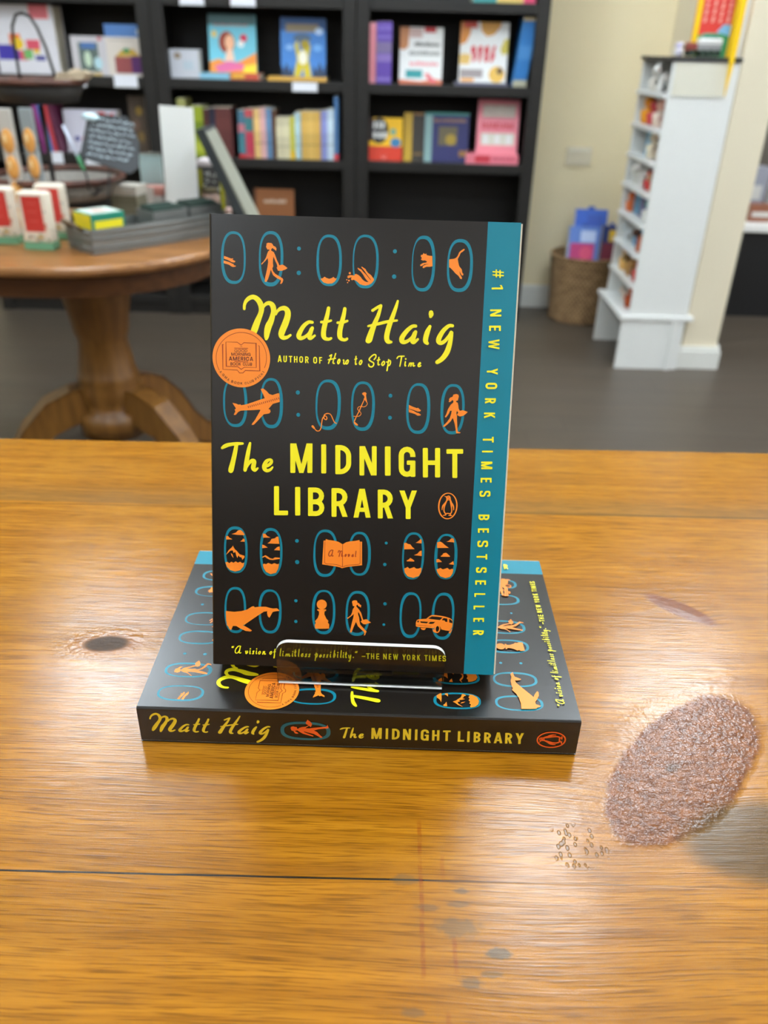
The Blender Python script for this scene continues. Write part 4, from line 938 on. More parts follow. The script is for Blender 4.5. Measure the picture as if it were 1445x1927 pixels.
def dbook(label, R_, y, z0, t, col, art, lean=8, rz=0, group='books shown face out', name='display_book', cat='book'):
    x0, zb, x1, zt = R_; w, h = x1-x0, (zt-(z0 if z0 is not None else zb)); zz = z0 if z0 is not None else zb
    o = thing(name, label, cat, ((x0+x1)/2, y, zz+.0005), math.radians(rz), group); o.rotation_euler = (-math.radians(lean), 0, math.radians(rz))
    m = MB(); m.box(-w/2, 0, 0, w/2, .0012, h, col); m.box(-w/2, t-.0012, 0, w/2, t, h, col); m.box(-w/2, .0012, 0, -w/2+.0012, t-.0012, h, col)
    art_on(m, art, w, h, 0); m.build('cover', o, fix=False)
    m = MB(); m.box(-w/2+.0013, .0013, .003, w/2-.003, t-.0013, h-.003, cream); m.build('page_block', o); return o
def sbook(label, x0, x1, z0, h, col, bands=(), group='books standing spine out', d=.13, y=None, tilt=0):
    y = YF+.012 if y is None else y; w = x1-x0-.0006
    o = thing('shelf_book', label, 'book', ((x0+x1)/2, y, z0+.0005), 0, group); o.rotation_euler = (0, math.radians(tilt), 0)
    m = MB(); e = .0012; m.loft([[(-w/2, .003, z), (-w/2+.002, .0008, z), (0, 0, z), (w/2-.002, .0008, z), (w/2, .003, z), (w/2, d, z), (-w/2, d, z)] for z in (0, h)], col)
    for z1, z2, c in bands: m.poly([(-w/2, z1*h), (w/2, z1*h), (w/2, z2*h), (-w/2, z2*h)], lambda v: (v[0], -.0004, v[1]), c)
    m.build('cover', o, fix=False)
    m = MB(); m.box(-w/2+e, .004, h+.0001, w/2-e, d-.001, h+.0006, cream); m.build('page_block', o); return o
def flat(label, R_, y, z0, d, col, art=(), group='books lying under the displayed ones', h=None, name='flat_book', cat='book'):
    x0, zb, x1, zt = R_; w = x1-x0; hh = h or max(.008, zt-z0)
    o = thing(name, label, cat, ((x0+x1)/2, y, z0+.0005), 0, group)
    m = MB(); m.box(-w/2, 0, 0, w/2, d, .0015, col); m.box(-w/2, 0, hh-.0015, w/2, d, hh, col); m.box(-w/2, 0, .0015, w/2, .0015, hh-.0015, col); art_on(m, art, w, hh, 0); m.build('cover', o, fix=False)
    m = MB(); m.box(-w/2+.002, .0016, .0016, w/2-.002, d-.002, hh-.0016, cream); m.build('page_block', o); return o
ZU, ZL = .158, -.120
W_ = C(236, 236, 234); K_ = C(40, 38, 40); RED = C(200, 48, 52); PINK = C(226, 130, 140)
# --- right bookcase, upper shelf
for i, R_ in enumerate([(-0.1277, 0.1625, -0.1115, 0.3573), (-0.1115, 0.1629, -0.0954, 0.3576), (-0.0954, 0.1633, -0.0772, 0.358)]):
    sbook('%s of three pink paperback spines left of the purple ones' % ('leftmost', 'middle', 'rightmost')[i], R_[0], R_[2], ZU, R_[3]-ZU, C(214, 140, 150) if i != 1 else C(196, 128, 136), ((.1, .9, C(206, 128, 138)),))
for i, R_ in enumerate([(-0.0752, 0.1602, -0.055, 0.3619), (-0.055, 0.1607, -0.0369, 0.3623), (-0.0369, 0.1611, -0.0167, 0.3627)]):
    sbook('%s of three purple paperback spines right of the pink ones' % ('leftmost', 'middle', 'rightmost')[i], R_[0], R_[2], ZU, R_[3]-ZU, C(104, 78, 168), ((.50, .68, C(126, 112, 150)), (.36, .48, C(140, 118, 186)), (.74, .78, C(130, 110, 190)), (.86, .94, C(122, 100, 182)), (.05, .1, C(140, 120, 196))))
GR = C(120, 122, 120)
dbook('white cookbook with red top corner and teal badge, standing beside the purple spines', (0.0139, 0.161, 0.1791, 0.3509), 3.57, ZU, .018, W_,
 [(C(196, 130, 84), [(0, 1), (.22, 1), (.20, .66), (.1, .6), (0, .62)]), (C(206, 176, 170), rect(.22, .82, .52, .98)), (RED, rect(.56, .91, .83, 1)), ('lines', .34, .64, .92, .76, 1, K_), ('lines', .22, .48, .96, .61, 1, GR), ('lines', .24, .30, .92, .42, 1, C(232, 120, 136)), (C(48, 152, 156), rect(.15, .11, .54, .25)), (C(214, 120, 90), [(0, 0), (1, 0), (1, .08), (.8, .1), (.5, .05), (0, .08)]), (C(226, 110, 120), [(.58, .18), (.68, .2), (.9, .03), (.76, .02)])])
rd = C(212, 54, 70)
dbook('white cookbook with red script title circled by dishes of food, beside the blue spines', (0.2455, 0.1703, 0.4284, 0.3735), 3.57, ZU+.011, .018, W_,
 [(C(220, 140, 60), [(0, .62), (0, 1), (.22, 1), (.2, .8), (.12, .66)]), (C(214, 80, 60), rect(.06, .9, .34, 1)), (C(220, 160, 70), [(.4, 1), (.44, .84), (.55, .76), (.7, .8), (.82, .92), (.84, 1)]), (C(206, 190, 80), [(.84, .56), (.92, .72), (1, .74), (1, .5), (.9, .46)]), (C(228, 190, 110), [(0, .3), (.2, .3), (.24, .46), (.1, .48), (0, .46)]), (C(160, 150, 150), rect(.02, .08, .5, .22)), (C(228, 160, 70), rect(.04, .01, .32, .07)), ('el', .8, .14, .17, .14, C(230, 186, 90)), ('el', .86, .2, .07, .06, C(120, 92, 60)),
  ('txt', 'meal', .22, .48, .76, .62, rd, 's', .05), ('txt', 'prep', .26, .34, .74, .50, rd, 's', .05)])
flat('grey-blue book lying under the meal cookbook on the upper shelf', (0.2304, 0.1601, 0.4333, 0.1728), 3.535, ZU, .16, C(104, 104, 124), h=.0105)
for i, R_ in enumerate([(0.4527, 0.17, 0.4712, 0.1737), (0.4712, 0.1704, 0.4876, 0.1741), (0.4876, 0.1708, 0.5061, 0.1745)]):
    sbook('%s of three leaning blue spines right of the meal cookbook' % ('leftmost', 'middle', 'rightmost')[i], R_[0], R_[2], ZU, .232, C(52, 122, 190), ((0, .10, C(176, 174, 150)), (.95, 1, C(226, 206, 160)), (.4, .6, C(70, 136, 200))), tilt=5.5, y=YF+.03)
# --- right bookcase, lower shelf
dbook('small yellow and red book with a black disc, leftmost on the lower shelf', (-0.1002, -0.1184, 0.0341, 0.037), 3.565, ZL, .02, C(244, 190, 20),
 [(C(216, 60, 36), rect(0, 0, 1, .34)), (C(60, 32, 28), rect(0, .46, .12, 1)), ('el', .3, .70, .28, .30, K_), ('txt', 'Bia', .12, .74, .46, .92, W_, 's', .06), ('txt', 'Bau', .12, .52, .54, .68, W_, 's', .06), ('el', .8, .43, .16, .11, C(60, 130, 180)), ('el', .72, .68, .09, .08, C(120, 170, 150)), ('el', .45, .1, .07, .06, C(240, 150, 140)), ('el', .45, .12, .05, .05, C(216, 60, 36))])
dbook('dark book with a mustard spine edge beside the yellow and red book', (0.0402, -0.1147, 0.1233, 0.058), 3.575, ZL, .02, C(58, 52, 46), [(C(196, 158, 50), rect(0, 0, .4, 1)), (C(150, 110, 60), rect(.45, .95, .95, 1)), ('lines', .45, .1, .95, .2, 1, C(140, 110, 60))], rz=0)
dbook('navy book with pale teal spine and a gold square, between the mustard and pink books', (0.1231, -0.1164, 0.2995, 0.0617), 3.565, ZL, .02, C(46, 48, 100), [(C(132, 164, 164), rect(0, 0, .17, .98)), (C(60, 128, 124), rect(0, .94, 1, 1)), ('lines', .2, .78, .95, .90, 1, C(150, 112, 80)), (C(104, 94, 70), rect(.32, .34, .74, .72)), ('el', .6, .46, .12, .11, C(170, 142, 50)), (C(150, 110, 60), rect(.8, .12, 1, .24))])
dbook('pink book with rows of white figures standing on a lying pink book', (0.3332, -0.0767, 0.498, 0.1127), 3.575, ZL+.0355, .02, C(236, 142, 156), [(C(224, 220, 206), rect(.12, .70, .9, .9)), (C(198, 150, 150), rect(.12, .66, .9, .7)), ('txt', 'BANDANA', .12, .46, .9, .58, C(208, 40, 56), 'n', .02), (C(222, 222, 208), rect(.1, .16, .92, .38)), ('el', .22, .27, .07, .1, W_), ('el', .5, .27, .07, .1, W_), ('el', .78, .27, .07, .1, W_), ('lines', .14, .72, .88, .9, 2, C(190, 150, 150))])
flat('pink book lying flat beneath the standing pink book', (0.2906, -0.1176, 0.5019, -0.0724), 3.535, ZL, .17, C(234, 130, 146), [(C(206, 62, 76), rect(.18, .15, .46, .9)), ('lines', .5, .2, .95, .9, 1, C(206, 90, 110))], h=.0348)
for R_, col, nm in zip([(0.2779, 0.4348, 0.3659, 0.4728), (0.3678, 0.4369, 0.4636, 0.4748), (0.4656, 0.4385, 0.5085, 0.4764)], (C(60, 150, 150), C(220, 190, 110), C(210, 70, 110)), ('teal', 'yellow', 'crimson')):
    flat(nm+' book lying on the topmost shelf in view, over the cookbooks', R_, 3.535, .432, .15, col, h=.02)
# --- middle bookcase, upper shelf
dbook('small square white gift box at the left of the middle bookcase', (-0.8734, 0.1578, -0.76, 0.2552), 3.57, ZU, .05, C(206, 208, 216), [('el', .27, .78, .12, .12, C(150, 130, 110)), (C(190, 204, 214), rect(.45, .3, .8, .6))], 0, group='boxed goods on the shelves', name='gift_box', cat='box')
dbook('picture book with a red-haired child over pink and yellow flowers', (-0.7211, 0.1785, -0.5399, 0.3777), 3.575, ZU+.0225, .016, C(116, 200, 220), [(C(88, 128, 134), rect(0, .82, 1, 1)), ('lines', .12, .78, .86, .85, 1, C(190, 120, 120)), ('el', .38, .52, .17, .19, C(160, 66, 44)), ('el', .44, .52, .1, .13, C(246, 190, 150)), (C(244, 206, 180), [(.38, .4), (.5, .4), (.54, .2), (.32, .2)]), ('el', .74, .6, .08, .07, C(214, 60, 90)), ('el', .68, .5, .07, .06, W_), (C(240, 150, 60), [(0, .18), (.2, .24), (.3, .2), (.5, .16), (.7, .22), (1, .36), (1, 0), (0, 0)]), (C(224, 110, 160), [(.1, .1), (.4, .2), (.7, .16), (.8, .06), (.2, .0)]), (C(250, 220, 60), [(.7, .0), (.74, .12), (1, .16), (1, 0)]), ('el', .12, .66, .06, .06, C(226, 200, 120))])
flat('pale blue book lying left of the red one on the upper middle shelf', (-0.7533, 0.1542, -0.6402, 0.1814), 3.535, ZU, .15, C(138, 196, 220), h=.0205)
flat('red and yellow book lying right of the pale blue one on the upper middle shelf', (-0.6361, 0.1569, -0.5271, 0.1841), 3.535, ZU, .15, C(206, 92, 70), [(C(230, 180, 70), rect(.05, .2, .5, .9))], h=.0215)
dbook('blue picture book with a yellow long-legged animal, right of the child picture book', (-0.4445, 0.1812, -0.2715, 0.3717), 3.575, ZU+.0145, .016, C(66, 130, 206), [(C(54, 96, 156), rect(0, .78, 1, 1)), (C(150, 136, 112), rect(.12, .76, .84, .9)), ('el', .48, .66, .2, .08, C(80, 104, 130)), (C(200, 184, 40), [(.3, .56), (.38, .62), (.42, .44), (.52, .48), (.62, .62), (.66, .52), (.62, .3), (.68, .0), (.52, 0), (.5, .16), (.42, .0), (.28, 0), (.36, .3)]), ('el', .49, .33, .1, .12, C(240, 238, 220)), ('el', .54, .55, .1, .08, C(170, 150, 30)), ('el', .85, .78, .09, .06, C(190, 214, 240)), ('el', .2, .5, .09, .05, C(130, 176, 226)), ('el', .82, .5, .1, .06, C(110, 170, 230)), (C(40, 60, 90), [(0, 0), (.0, .2), (.06, .1), (.12, .24), (.2, .08), (.26, .2), (.28, 0)]), (C(40, 60, 90), [(.7, 0), (.72, .2), (.8, .1), (.86, .26), (.94, .1), (1, .24), (1, 0)])], lean=8)
flat('golden yellow book lying under the blue animal picture book', (-0.4946, 0.158, -0.2666, 0.1779), 3.535, ZU, .16, C(222, 172, 80), h=.0135)
# --- middle bookcase, lower shelf: a row of spines
row = [((-0.8536, -0.1336, -0.8219, 0.0872), [160, 160, 96], 'pale olive spine almost hidden behind the white card'), ((-0.802, -0.1321, -0.7553, 0.0626), [146, 160, 40], 'lime green patterned spine next to the white card'), ((-0.7536, -0.1312, -0.7303, 0.0541), [78, 46, 40], 'dark rust spine right of the lime green book'), ((-0.7301, -0.1306, -0.7068, 0.0584), [40, 42, 60], 'dark navy spine left of the maroon one'), ((-0.7068, -0.1295, -0.6432, 0.0594), [96, 50, 48], 'thick maroon spine behind the black slanting panel'), ((-0.6181, -0.1278, -0.5906, 0.0516), [74, 116, 140], 'teal and pink banded spine left of the red and teal one'), ((-0.5904, -0.127, -0.5587, 0.0561), [196, 84, 90], 'red spine with a teal band near its top'), ((-0.5565, -0.1263, -0.5311, 0.0587), [226, 188, 122], 'tan spine beside the red and teal spines'), ((-0.531, -0.1257, -0.5077, 0.063), [216, 168, 166], 'dusty pink spine right of the tan one'), ((-0.5077, -0.1251, -0.4844, 0.0617), [98, 134, 170], 'soft blue spine left of the dark brown one'), ((-0.4846, -0.1246, -0.4676, 0.0565), [88, 58, 40], 'thin dark brown spine before the cream books'), ((-0.4683, -0.1241, -0.4407, 0.0288), [206, 198, 166], 'short cream spine, left of two'), ((-0.4407, -0.1234, -0.4131, 0.0295), [212, 204, 170], 'short cream spine, right of two'), ((-0.413, -0.1228, -0.3939, 0.0338), [206, 200, 70], 'acid yellow spine with a gold foot'), ((-0.3937, -0.1223, -0.3704, 0.0493), [176, 206, 212], 'pale aqua spine beside the acid yellow one'), ((-0.3682, -0.1216, -0.3428, 0.0537), [214, 174, 92], 'mustard spine, left one of three'), ((-0.3428, -0.121, -0.3174, 0.0543), [220, 182, 100], 'mustard spine, middle one of three'), ((-0.3174, -0.1204, -0.292, 0.0549), [212, 170, 88], 'mustard spine, right one of three'), ((-0.2899, -0.1197, -0.2645, 0.0574), [138, 144, 200], 'lavender spine right of the mustard ones'), ((-0.2645, -0.1191, -0.2391, 0.0636), [196, 214, 226], 'icy white spine left of the tall blue book'), ((-0.2389, -0.1185, -0.22, 0.1087), [76, 116, 162], 'tall blue spine with a red foot at the right end of the row')]
for k, (R_, col, nm) in enumerate(row):
    bands = {5: ((0, .08, RED), (.55, .72, C(196, 120, 130)), (.1, .5, C(70, 126, 140))), 6: ((.56, .84, C(70, 126, 132)), (.1, .5, C(188, 60, 84))), 13: ((0, .2, C(232, 190, 20)),), 20: ((0, .1, C(206, 60, 70)),), 1: ((.1, .3, C(176, 184, 60)), (.5, .7, C(112, 132, 30)))}.get(k, ((.3, .32, C(*[int(u*.7) for u in col])), (.55, .8, C(*[min(255, int(u*1.08)) for u in col]))))
    sbook(nm, R_[0], R_[2], ZL, R_[3]-ZL, C(*col), bands, 'spines in the row on the lower middle shelf')
R_ = (-0.5782, -0.3388, -0.4133, -0.2441); dbook('brown book with pale lettering on the shelf just above the standing paperback', (R_[0], -.40, R_[2], R_[3]), 3.585, -.40, .02, C(146, 92, 54), [('lines', .25, .62, .8, .76, 1, C(220, 200, 180)), (C(110, 68, 42), rect(0, 0, .06, 1))], 4)
# --- left bookcase
dbook('large white toy box with a pink corner and coloured blocks at far left', (-1.5425, 0.1524, -1.3053, 0.3891), 3.58, ZU, .10, C(232, 230, 236), [(C(240, 128, 138), rect(.62, .80, .93, 1)), (C(70, 60, 170), rect(.02, .20, .36, .42)), (C(216, 90, 110), rect(.36, .2, .5, .34)), (C(240, 120, 60), rect(.24, .42, .42, .58)), ('el', .36, .44, .1, .09, C(240, 200, 40)), (C(226, 90, 110), rect(.5, .36, .72, .5)), (C(120, 190, 110), rect(.44, .22, .58, .36)), (C(60, 60, 150), rect(.62, .2, .78, .27)), (C(236, 206, 60), rect(.6, .3, .7, .36))], 0, group='boxed goods on the shelves', name='toy_box', cat='box')
dbook('small white framed picture box with blue panel beside the big toy box', (-1.2508, 0.1601, -1.115, 0.291), 3.575, ZU, .04, C(210, 206, 210), [(C(100, 116, 110), rect(.2, .1, .76, .84)), (C(80, 120, 180), rect(.28, .68, .7, .84)), ('el', .44, .42, .1, .2, C(206, 226, 200)), ('el', .72, .32, .12, .16, C(190, 224, 232)), (RED, rect(.78, .9, .88, .98)), (C(206, 176, 110), rect(.4, .0, .8, .07))], 0, group='boxed goods on the shelves', name='picture_box', cat='box')
dbook('cream box with a blue top and a red and purple basket pictured on it', (-1.1148, 0.1543, -0.963, 0.3325), 3.575, ZU, .05, C(226, 216, 206), [(C(92, 136, 200), rect(0, .76, 1, 1)), ('el', .88, .86, .08, .07, C(220, 228, 240)), (C(160, 84, 84), rect(.18, .06, .62, .38)), (C(96, 48, 110), rect(.6, .06, .86, .4)), (C(206, 170, 70), [(.2, .38), (.84, .4), (.66, .54), (.4, .52)]), ('el', .5, .5, .09, .05, C(70, 150, 90)), ('lines', .1, .68, .7, .72, 1, C(150, 140, 130))], 0, group='boxed goods on the shelves', name='basket_box', cat='box')
for i, (R_, col) in enumerate(zip([(-1.4103, -0.1376, -1.3908, -0.1257), (-1.3908, -0.1371, -1.3671, -0.1252), (-1.3671, -0.1366, -1.3498, -0.1247), (-1.3498, -0.1362, -1.3325, -0.1243)], ((140, 50, 120), (60, 120, 190), (190, 60, 66), (90, 30, 60)))):
    sbook(('plum', 'bright blue', 'scarlet', 'dark wine')[i]+' spine in the leaning group on the lower left shelf', R_[0], R_[2], ZL, .205, C(*col), tilt=-6)
dbook('wide white box with red scallops at the top on the lower left shelf', (-1.3273, -0.1373, -1.1121, 0.0349), 3.59, ZL, .05, C(222, 220, 234), [(C(206, 50, 46), [(.46, .96), (.5, .84), (.6, .82), (.68, .88), (.76, .82), (.9, .82), (.96, .97), (.84, .9), (.72, .98), (.58, .9)]), ('el', .2, .32, .05, .06, C(60, 60, 150)), ('el', .36, .3, .07, .09, C(226, 60, 130)), (C(60, 130, 80), rect(.44, .04, .6, .2))], 0, group='boxed goods on the shelves', name='craft_box', cat='box')
R_ = (-1.0624, -0.1252, -0.9938, 0.0882); dbook('dim brown and gold patterned box beside the bookcase divider', R_, 3.59, ZL, .05, C(84, 70, 58), [('el', .6, .75, .2, .08, C(150, 120, 50)), ('el', .4, .5, .2, .1, C(110, 84, 70)), ('el', .6, .3, .2, .1, C(130, 104, 60))], 0, group='boxed goods on the shelves', name='patterned_box', cat='box')
tagw = C(236, 238, 246)
for R_, nm in [((-0.3962, 0.1269, -0.2999, 0.1559), 'below the yellow lying book'), ((-1.2296, 0.123, -1.1926, 0.1575), 'below the small framed picture box'), ((-1.0836, 0.1253, -0.9933, 0.1651), 'below the cream basket box'), ((-0.804, 0.4012, -0.7138, 0.4311), 'at the top left over the child picture book'), ((-0.6159, 0.4021, -0.5238, 0.4353), 'over the gap between the picture books'), ((-1.3842, -0.1537, -1.3284, -0.1141), 'below the leaning plum and blue spines'), ((-1.2394, -0.1556, -1.1407, -0.118), 'below the wide white box'), ((-1.0682, -0.15, -1.0167, -0.1223), 'beside the spiral notebook at the bookcase edge')]:
    o = thing('price_tag', 'white price tag on a shelf edge, '+nm, 'price tag', ((R_[0]+R_[2])/2, 3.5195, R_[1]), 0, 'white price tags'); w, h = R_[2]-R_[0], R_[3]-R_[1]
    m = MB(); m.box(-w/2, -.0012, 0, w/2, 0, h, tagw); m.build('card', o); m = MB(); m.box(-w/2-.001, -.002, -.003, w/2+.001, .0, 0, C(210, 212, 216)); m.build('holder_rail', o)

# ------------------------------------------------------------------ round pedestal table
oak = wood('golden_oak', (160, 108, 56), (126, 80, 36), 4, 50, .32); oakd = wood('dark_oak_apron', (98, 60, 30), (78, 46, 22), 5, 60, .4); oakv = wood('oak_pedestal', (138, 94, 40), (112, 72, 28), 6, 40, .35, 'z')
TZ = -.116; TCX, TCY, TR = -.703, 1.952, .337; LEAF = .40
t = thing('pedestal_table', 'oval golden oak pedestal table with curved feet, covered in gifts and trays', 'table', (TCX, TCY, 0))
def oval(r, z, n=28):
    return [(r*math.sin(k*math.pi/n), -r*math.cos(k*math.pi/n), z) for k in range(n+1)]+[(-LEAF-r*math.sin(k*math.pi/n), r*math.cos(k*math.pi/n), z) for k in range(n+1)]
m = MB(); m.loft([oval(TR-.012, TZ-.022), oval(TR-.003, TZ-.018), oval(TR, TZ-.011), oval(TR-.002, TZ-.004), oval(TR-.008, TZ)], oak); m.build('tabletop', t)
m = MB(); m.loft([oval(TR-.035, TZ-.068), oval(TR-.03, TZ-.0225)], oakd); m.build('apron', t)
c0 = FLOOR
m = MB(); m.lathe([(.085, -.60), (.088, -.54), (.066, -.535), (.074, -.505), (.078, -.475), (.072, -.462), (.076, -.452), (.070, -.442), (.064, -.40), (.058, -.36), (.062, -.345), (.066, -.335), (.070, -.30), (.080, -.25), (.086, -.21), (.10, -.195), (.10, -.1845)], oakv, (-.0, -.02, 0), 40); m.build('column', t)
prof = [(.05, -.47), (.10, -.475), (.16, -.50), (.22, -.56), (.27, -.635), (.32, -.69), (.37, -.715), (.385, -.735), (.38, -.76), (.33, -.76), (.29, -.745), (.24, -.70), (.19, -.63), (.15, -.585), (.10, -.565), (.05, -.56)]
for k, a in enumerate((-155, -25, 62, 118)):
    ca, sa = math.cos(math.radians(a)), math.sin(math.radians(a)); m = MB()
    def L_(o, i): return [(ca*r*(1-i*0)-sa*o, sa*r+ca*o-.02, z) for r, z in prof]
    m.loft([L_(-.026, 0), L_(-.030, .1), L_(.030, .1), L_(.026, 0)], oakv); m.build('foot', t)

# three tea boxes
redp = C(206, 60, 52); crm = C(232, 222, 204); grn = C(112, 168, 132)
def tea(label, x, y, rz, w=.062, h=.117, d=.034):
    o = thing('tea_box', label, 'box', (x, y, TZ+.0005), math.radians(rz), 'red and cream floral boxes')
    m = MB(); m.bbox(-w/2, 0, .0152, w/2, d, h, crm, .006)
    z = 0
    rr = random.Random(5)
    m.poly([(-w*.34, h*.32), (w*.34, h*.32), (w*.34, h*.93), (-w*.34, h*.93)], lambda v: (v[0], -.0003, v[1]), redp)
    for k in range(26):
        u = rr.uniform(-.44, .44); v = rr.uniform(.18, .95)
        if abs(u) < .34 and v > .28: v = rr.uniform(.16, .27)
        c = rr.choice([C(214, 160, 60), C(150, 160, 130), C(206, 140, 116), C(164, 164, 160)]); r_ = rr.uniform(.03, .06)
        m.poly([((u+r_*math.cos(a*.7854))*w, v*h+r_*w*math.sin(a*.7854)) for a in range(8)], lambda p: (p[0], -.0002-k*1e-6, p[1]), c)
    for k, zz in enumerate((.80, .66, .5)): m.poly([(-w*.16, h*zz), (w*.16, h*zz), (w*.16, h*(zz+.012)), (-w*.16, h*(zz+.012))], lambda v: (v[0], -.00045, v[1]), C(226, 110, 96))
    m.build('carton', o, fix=False)
    m = MB(); m.bbox(-w/2-.0008, -.0008, 0, w/2+.0008, d+.0008, .015, grn, .001); m.build('green_base', o); return o
p0 = (-0.7529, 1.774, -0.116); tea('red and cream floral box with green base, frontmost of three on the oak table', p0[0], p0[1], -6)
p0 = (-0.847, 1.8108, -0.116); tea('red and cream floral box cut off by the left edge of the picture', p0[0], p0[1]+.01, 4)
p0 = (-0.7639, 1.8779, -0.116); tea('red and cream floral box standing behind the frontmost one', p0[0]+.008, p0[1]+.003, 6)

# long grey metal tray and what stands in it
galv = mat('galvanised_metal', (128, 130, 128), .45, .55, vary=.1, scale=30)
A_, B_, C_ = Vector((-0.6239, 1.738, -0.116)), Vector((-0.4228, 1.958, -0.116)), Vector((-0.6996, 1.8072, -0.116))
ax = (B_-A_).normalized(); ang = math.atan2(ax.y, ax.x); dpt = .105; LT = .36
t = thing('metal_tray', 'long ribbed grey metal tray on the oak table holding a yellow and green box', 'tray', (A_.x, A_.y, TZ+.0005), ang)
m = MB(); m.box(0, 0, 0, LT, dpt, .003, galv); m.build('tray_base', t)
H_ = .05
for y0, y1 in ((0, .003), (dpt-.003, dpt)):
    m = MB(); m.box(0, y0, .003, LT, y1, H_, galv); yr = -.0005 if y0 == 0 else dpt+.0005
    for zz in (.012, .03, .044): m.tube([(0, yr, zz), (LT, yr, zz)], .0022, galv)
    m.build('long_side', t)
for x0, x1 in ((0, .003), (LT-.003, LT)):
    m = MB(); m.box(x0, .0031, .003, x1, dpt-.0031, H_, galv); xr = -.0005 if x0 == 0 else LT+.0005
    for zz in (.012, .03, .044): m.tube([(xr, .003, zz), (xr, dpt-.003, zz)], .0022, galv)
    sd_ = m.build('short_side', t)
    if x0 == 0: side0 = sd_
m = MB(); m.tube([(-.001, .03, .045), (-.022, .03, .062), (-.03, .0525, .067), (-.022, .075, .062), (-.001, .075, .045)], .0035, wood('handle_wood', (112, 92, 66), (92, 74, 50))); m.build('tray_handle', side0)
yel = C(236, 216, 16); gre = C(10, 132, 108)
o = thing('crayon_box', 'yellow and green flat box lying in the grey metal tray', 'box', tuple(A_+ax*.012+Vector((-ax.y, ax.x, 0))*.012+Vector((0, 0, .0045))), ang)
w, d, h = .078, .075, .074; m = MB(); m.bbox(0, 0, 0, w, d, h, gre, .002)
m.poly([(.004, .01), (w-.008, .01), (w-.008, .060), (.004, .060)], lambda v: (v[0]+.002, -.0004, v[1]), C(240, 226, 30)); m.poly([(.002, .002), (d-.002, .002), (d-.002, .072), (.002, .072)], lambda v: (-.0004, v[0], v[1]), yel); m.poly([(.004, .004), (w-.004, .004), (w-.004, d-.004), (.004, d-.004)], lambda v: (v[0], v[1], h+.0004), C(214, 228, 216))
m.poly([(.02, .02), (.05, .018), (.055, .05), (.03, .06)], lambda v: (v[0], v[1], h+.0006), C(206, 170, 160)); m.build('carton', o, fix=False)
dkg = C(44, 66, 58)
for i, s_ in enumerate((.165, .262)):
    P_ = A_+ax*s_+Vector((-ax.y, ax.x, 0))*.02
    o = thing('divider_bin', 'small grey metal bin of dark green cards in the tray, %s' % ('nearer the yellow box' if i == 0 else 'nearer the upright paperback'), 'bin', (P_.x, P_.y, TZ+.0040), ang, 'small bins in the tray')
    m = MB(); m.box(0, 0, 0, .09, .003, .062, galv); m.box(0, .067, 0, .09, .07, .062, galv); m.box(0, .003, 0, .003, .067, .062, galv); m.box(.087, .003, 0, .09, .067, .062, galv); m.box(.003, .003, 0, .087, .067, .003, galv); m.build('bin_body', o)
    m = MB(); 
    for k in range(6): m.box(.006+k*.0005, .008+k*.0095, .0035, .084, .015+k*.0095, .066+(k % 3)*.002, dkg)
    m.build('card_stack', o)
# tall white card, spiral notebook, wrapped bars, paper stack
q0 = (-0.4972, 2.02, -0.0463); R_ = (-0.5529, -0.0529, -0.4743, 0.1488)
o = thing('display_card', 'tall blank white card standing on the oak table before the bookcase', 'card', ((R_[0]+R_[2])/2, 2.085, TZ), 0)
w = R_[2]-R_[0]; hh = R_[3]-TZ; m = MB(); m.hexa([(-w/2, 0, 0), (w/2, .004, 0), (w/2, .007, 0), (-w/2, .003, 0)], [(-w/2, .028, hh), (w/2, .032, hh-.004), (w/2, .035, hh-.004), (-w/2, .031, hh)], mat('blank_white_card', (246, 247, 243), .6, vary=.01)); m.build('panel', o)
m = MB(); m.hexa([(-.02, .08, 0), (.02, .08, 0), (.02, .083, 0), (-.02, .083, 0)], [(-.02, .026, hh*.7), (.02, .026, hh*.7), (.02, .029, hh*.7), (-.02, .029, hh*.7)], C(206, 206, 200)); m.build('stand_flap', o)
R_ = (-0.6301, -0.0317, -0.5756, 0.0385)
o = thing('spiral_notebook', 'pale blue spiral notebook standing left of the white card', 'notebook', ((R_[0]+R_[2])/2, 2.165, TZ+.0005)); w = R_[2]-R_[0]; hh = R_[3]-TZ
m = MB(); m.box(-w/2, 0, 0, w/2, .008, hh-.006, C(184, 212, 212)); m.build('cover', o); m = MB()
for k in range(11): x = -w/2+(k+.5)*w/11; m.tube([(x, .004+.005*math.cos(a*math.pi/4), hh-.004+.005*math.sin(a*math.pi/4)) for a in range(8)], .0007, C(150, 150, 140), 5, True)
m.build('spiral_binding', o)
for k, (col, nm) in enumerate((((196, 190, 188), 'lowest'), ((206, 150, 140), 'second from the bottom'), ((190, 186, 180), 'third from the bottom'), ((188, 130, 118), 'topmost'))):
    R_ = (-0.6344, -0.053, -0.5571, 0.0033); o = thing('wrapped_bar', 'pinkish paper-wrapped soap bar, %s of the stack left of the white card' % nm, 'soap bar', ((R_[0]+R_[2])/2-.004+.003*(k % 2), 2.10, TZ+.0005+k*.0215), math.radians(-8+5*k), 'stack of wrapped bars')
    m = MB(); m.bbox(-.036, 0, 0, .036, .05, .0205, C(*col), .004); wb = m.build('wrapped_block', o); m = MB(); m.box(-.012, -.0008, -.0001, .012, .0, .0205, C(222, 214, 206)); m.build('paper_band', wb)
R_ = (-0.6767, -0.0502, -0.6104, 0.0095)
o = thing('card_stack', 'neat stack of olive-grey greeting cards beside the wrapped bars', 'cards', ((R_[0]+R_[2])/2, 2.05, TZ+.0005), math.radians(-10)); m = MB(); rr = random.Random(3)
w = R_[2]-R_[0]; n = 13
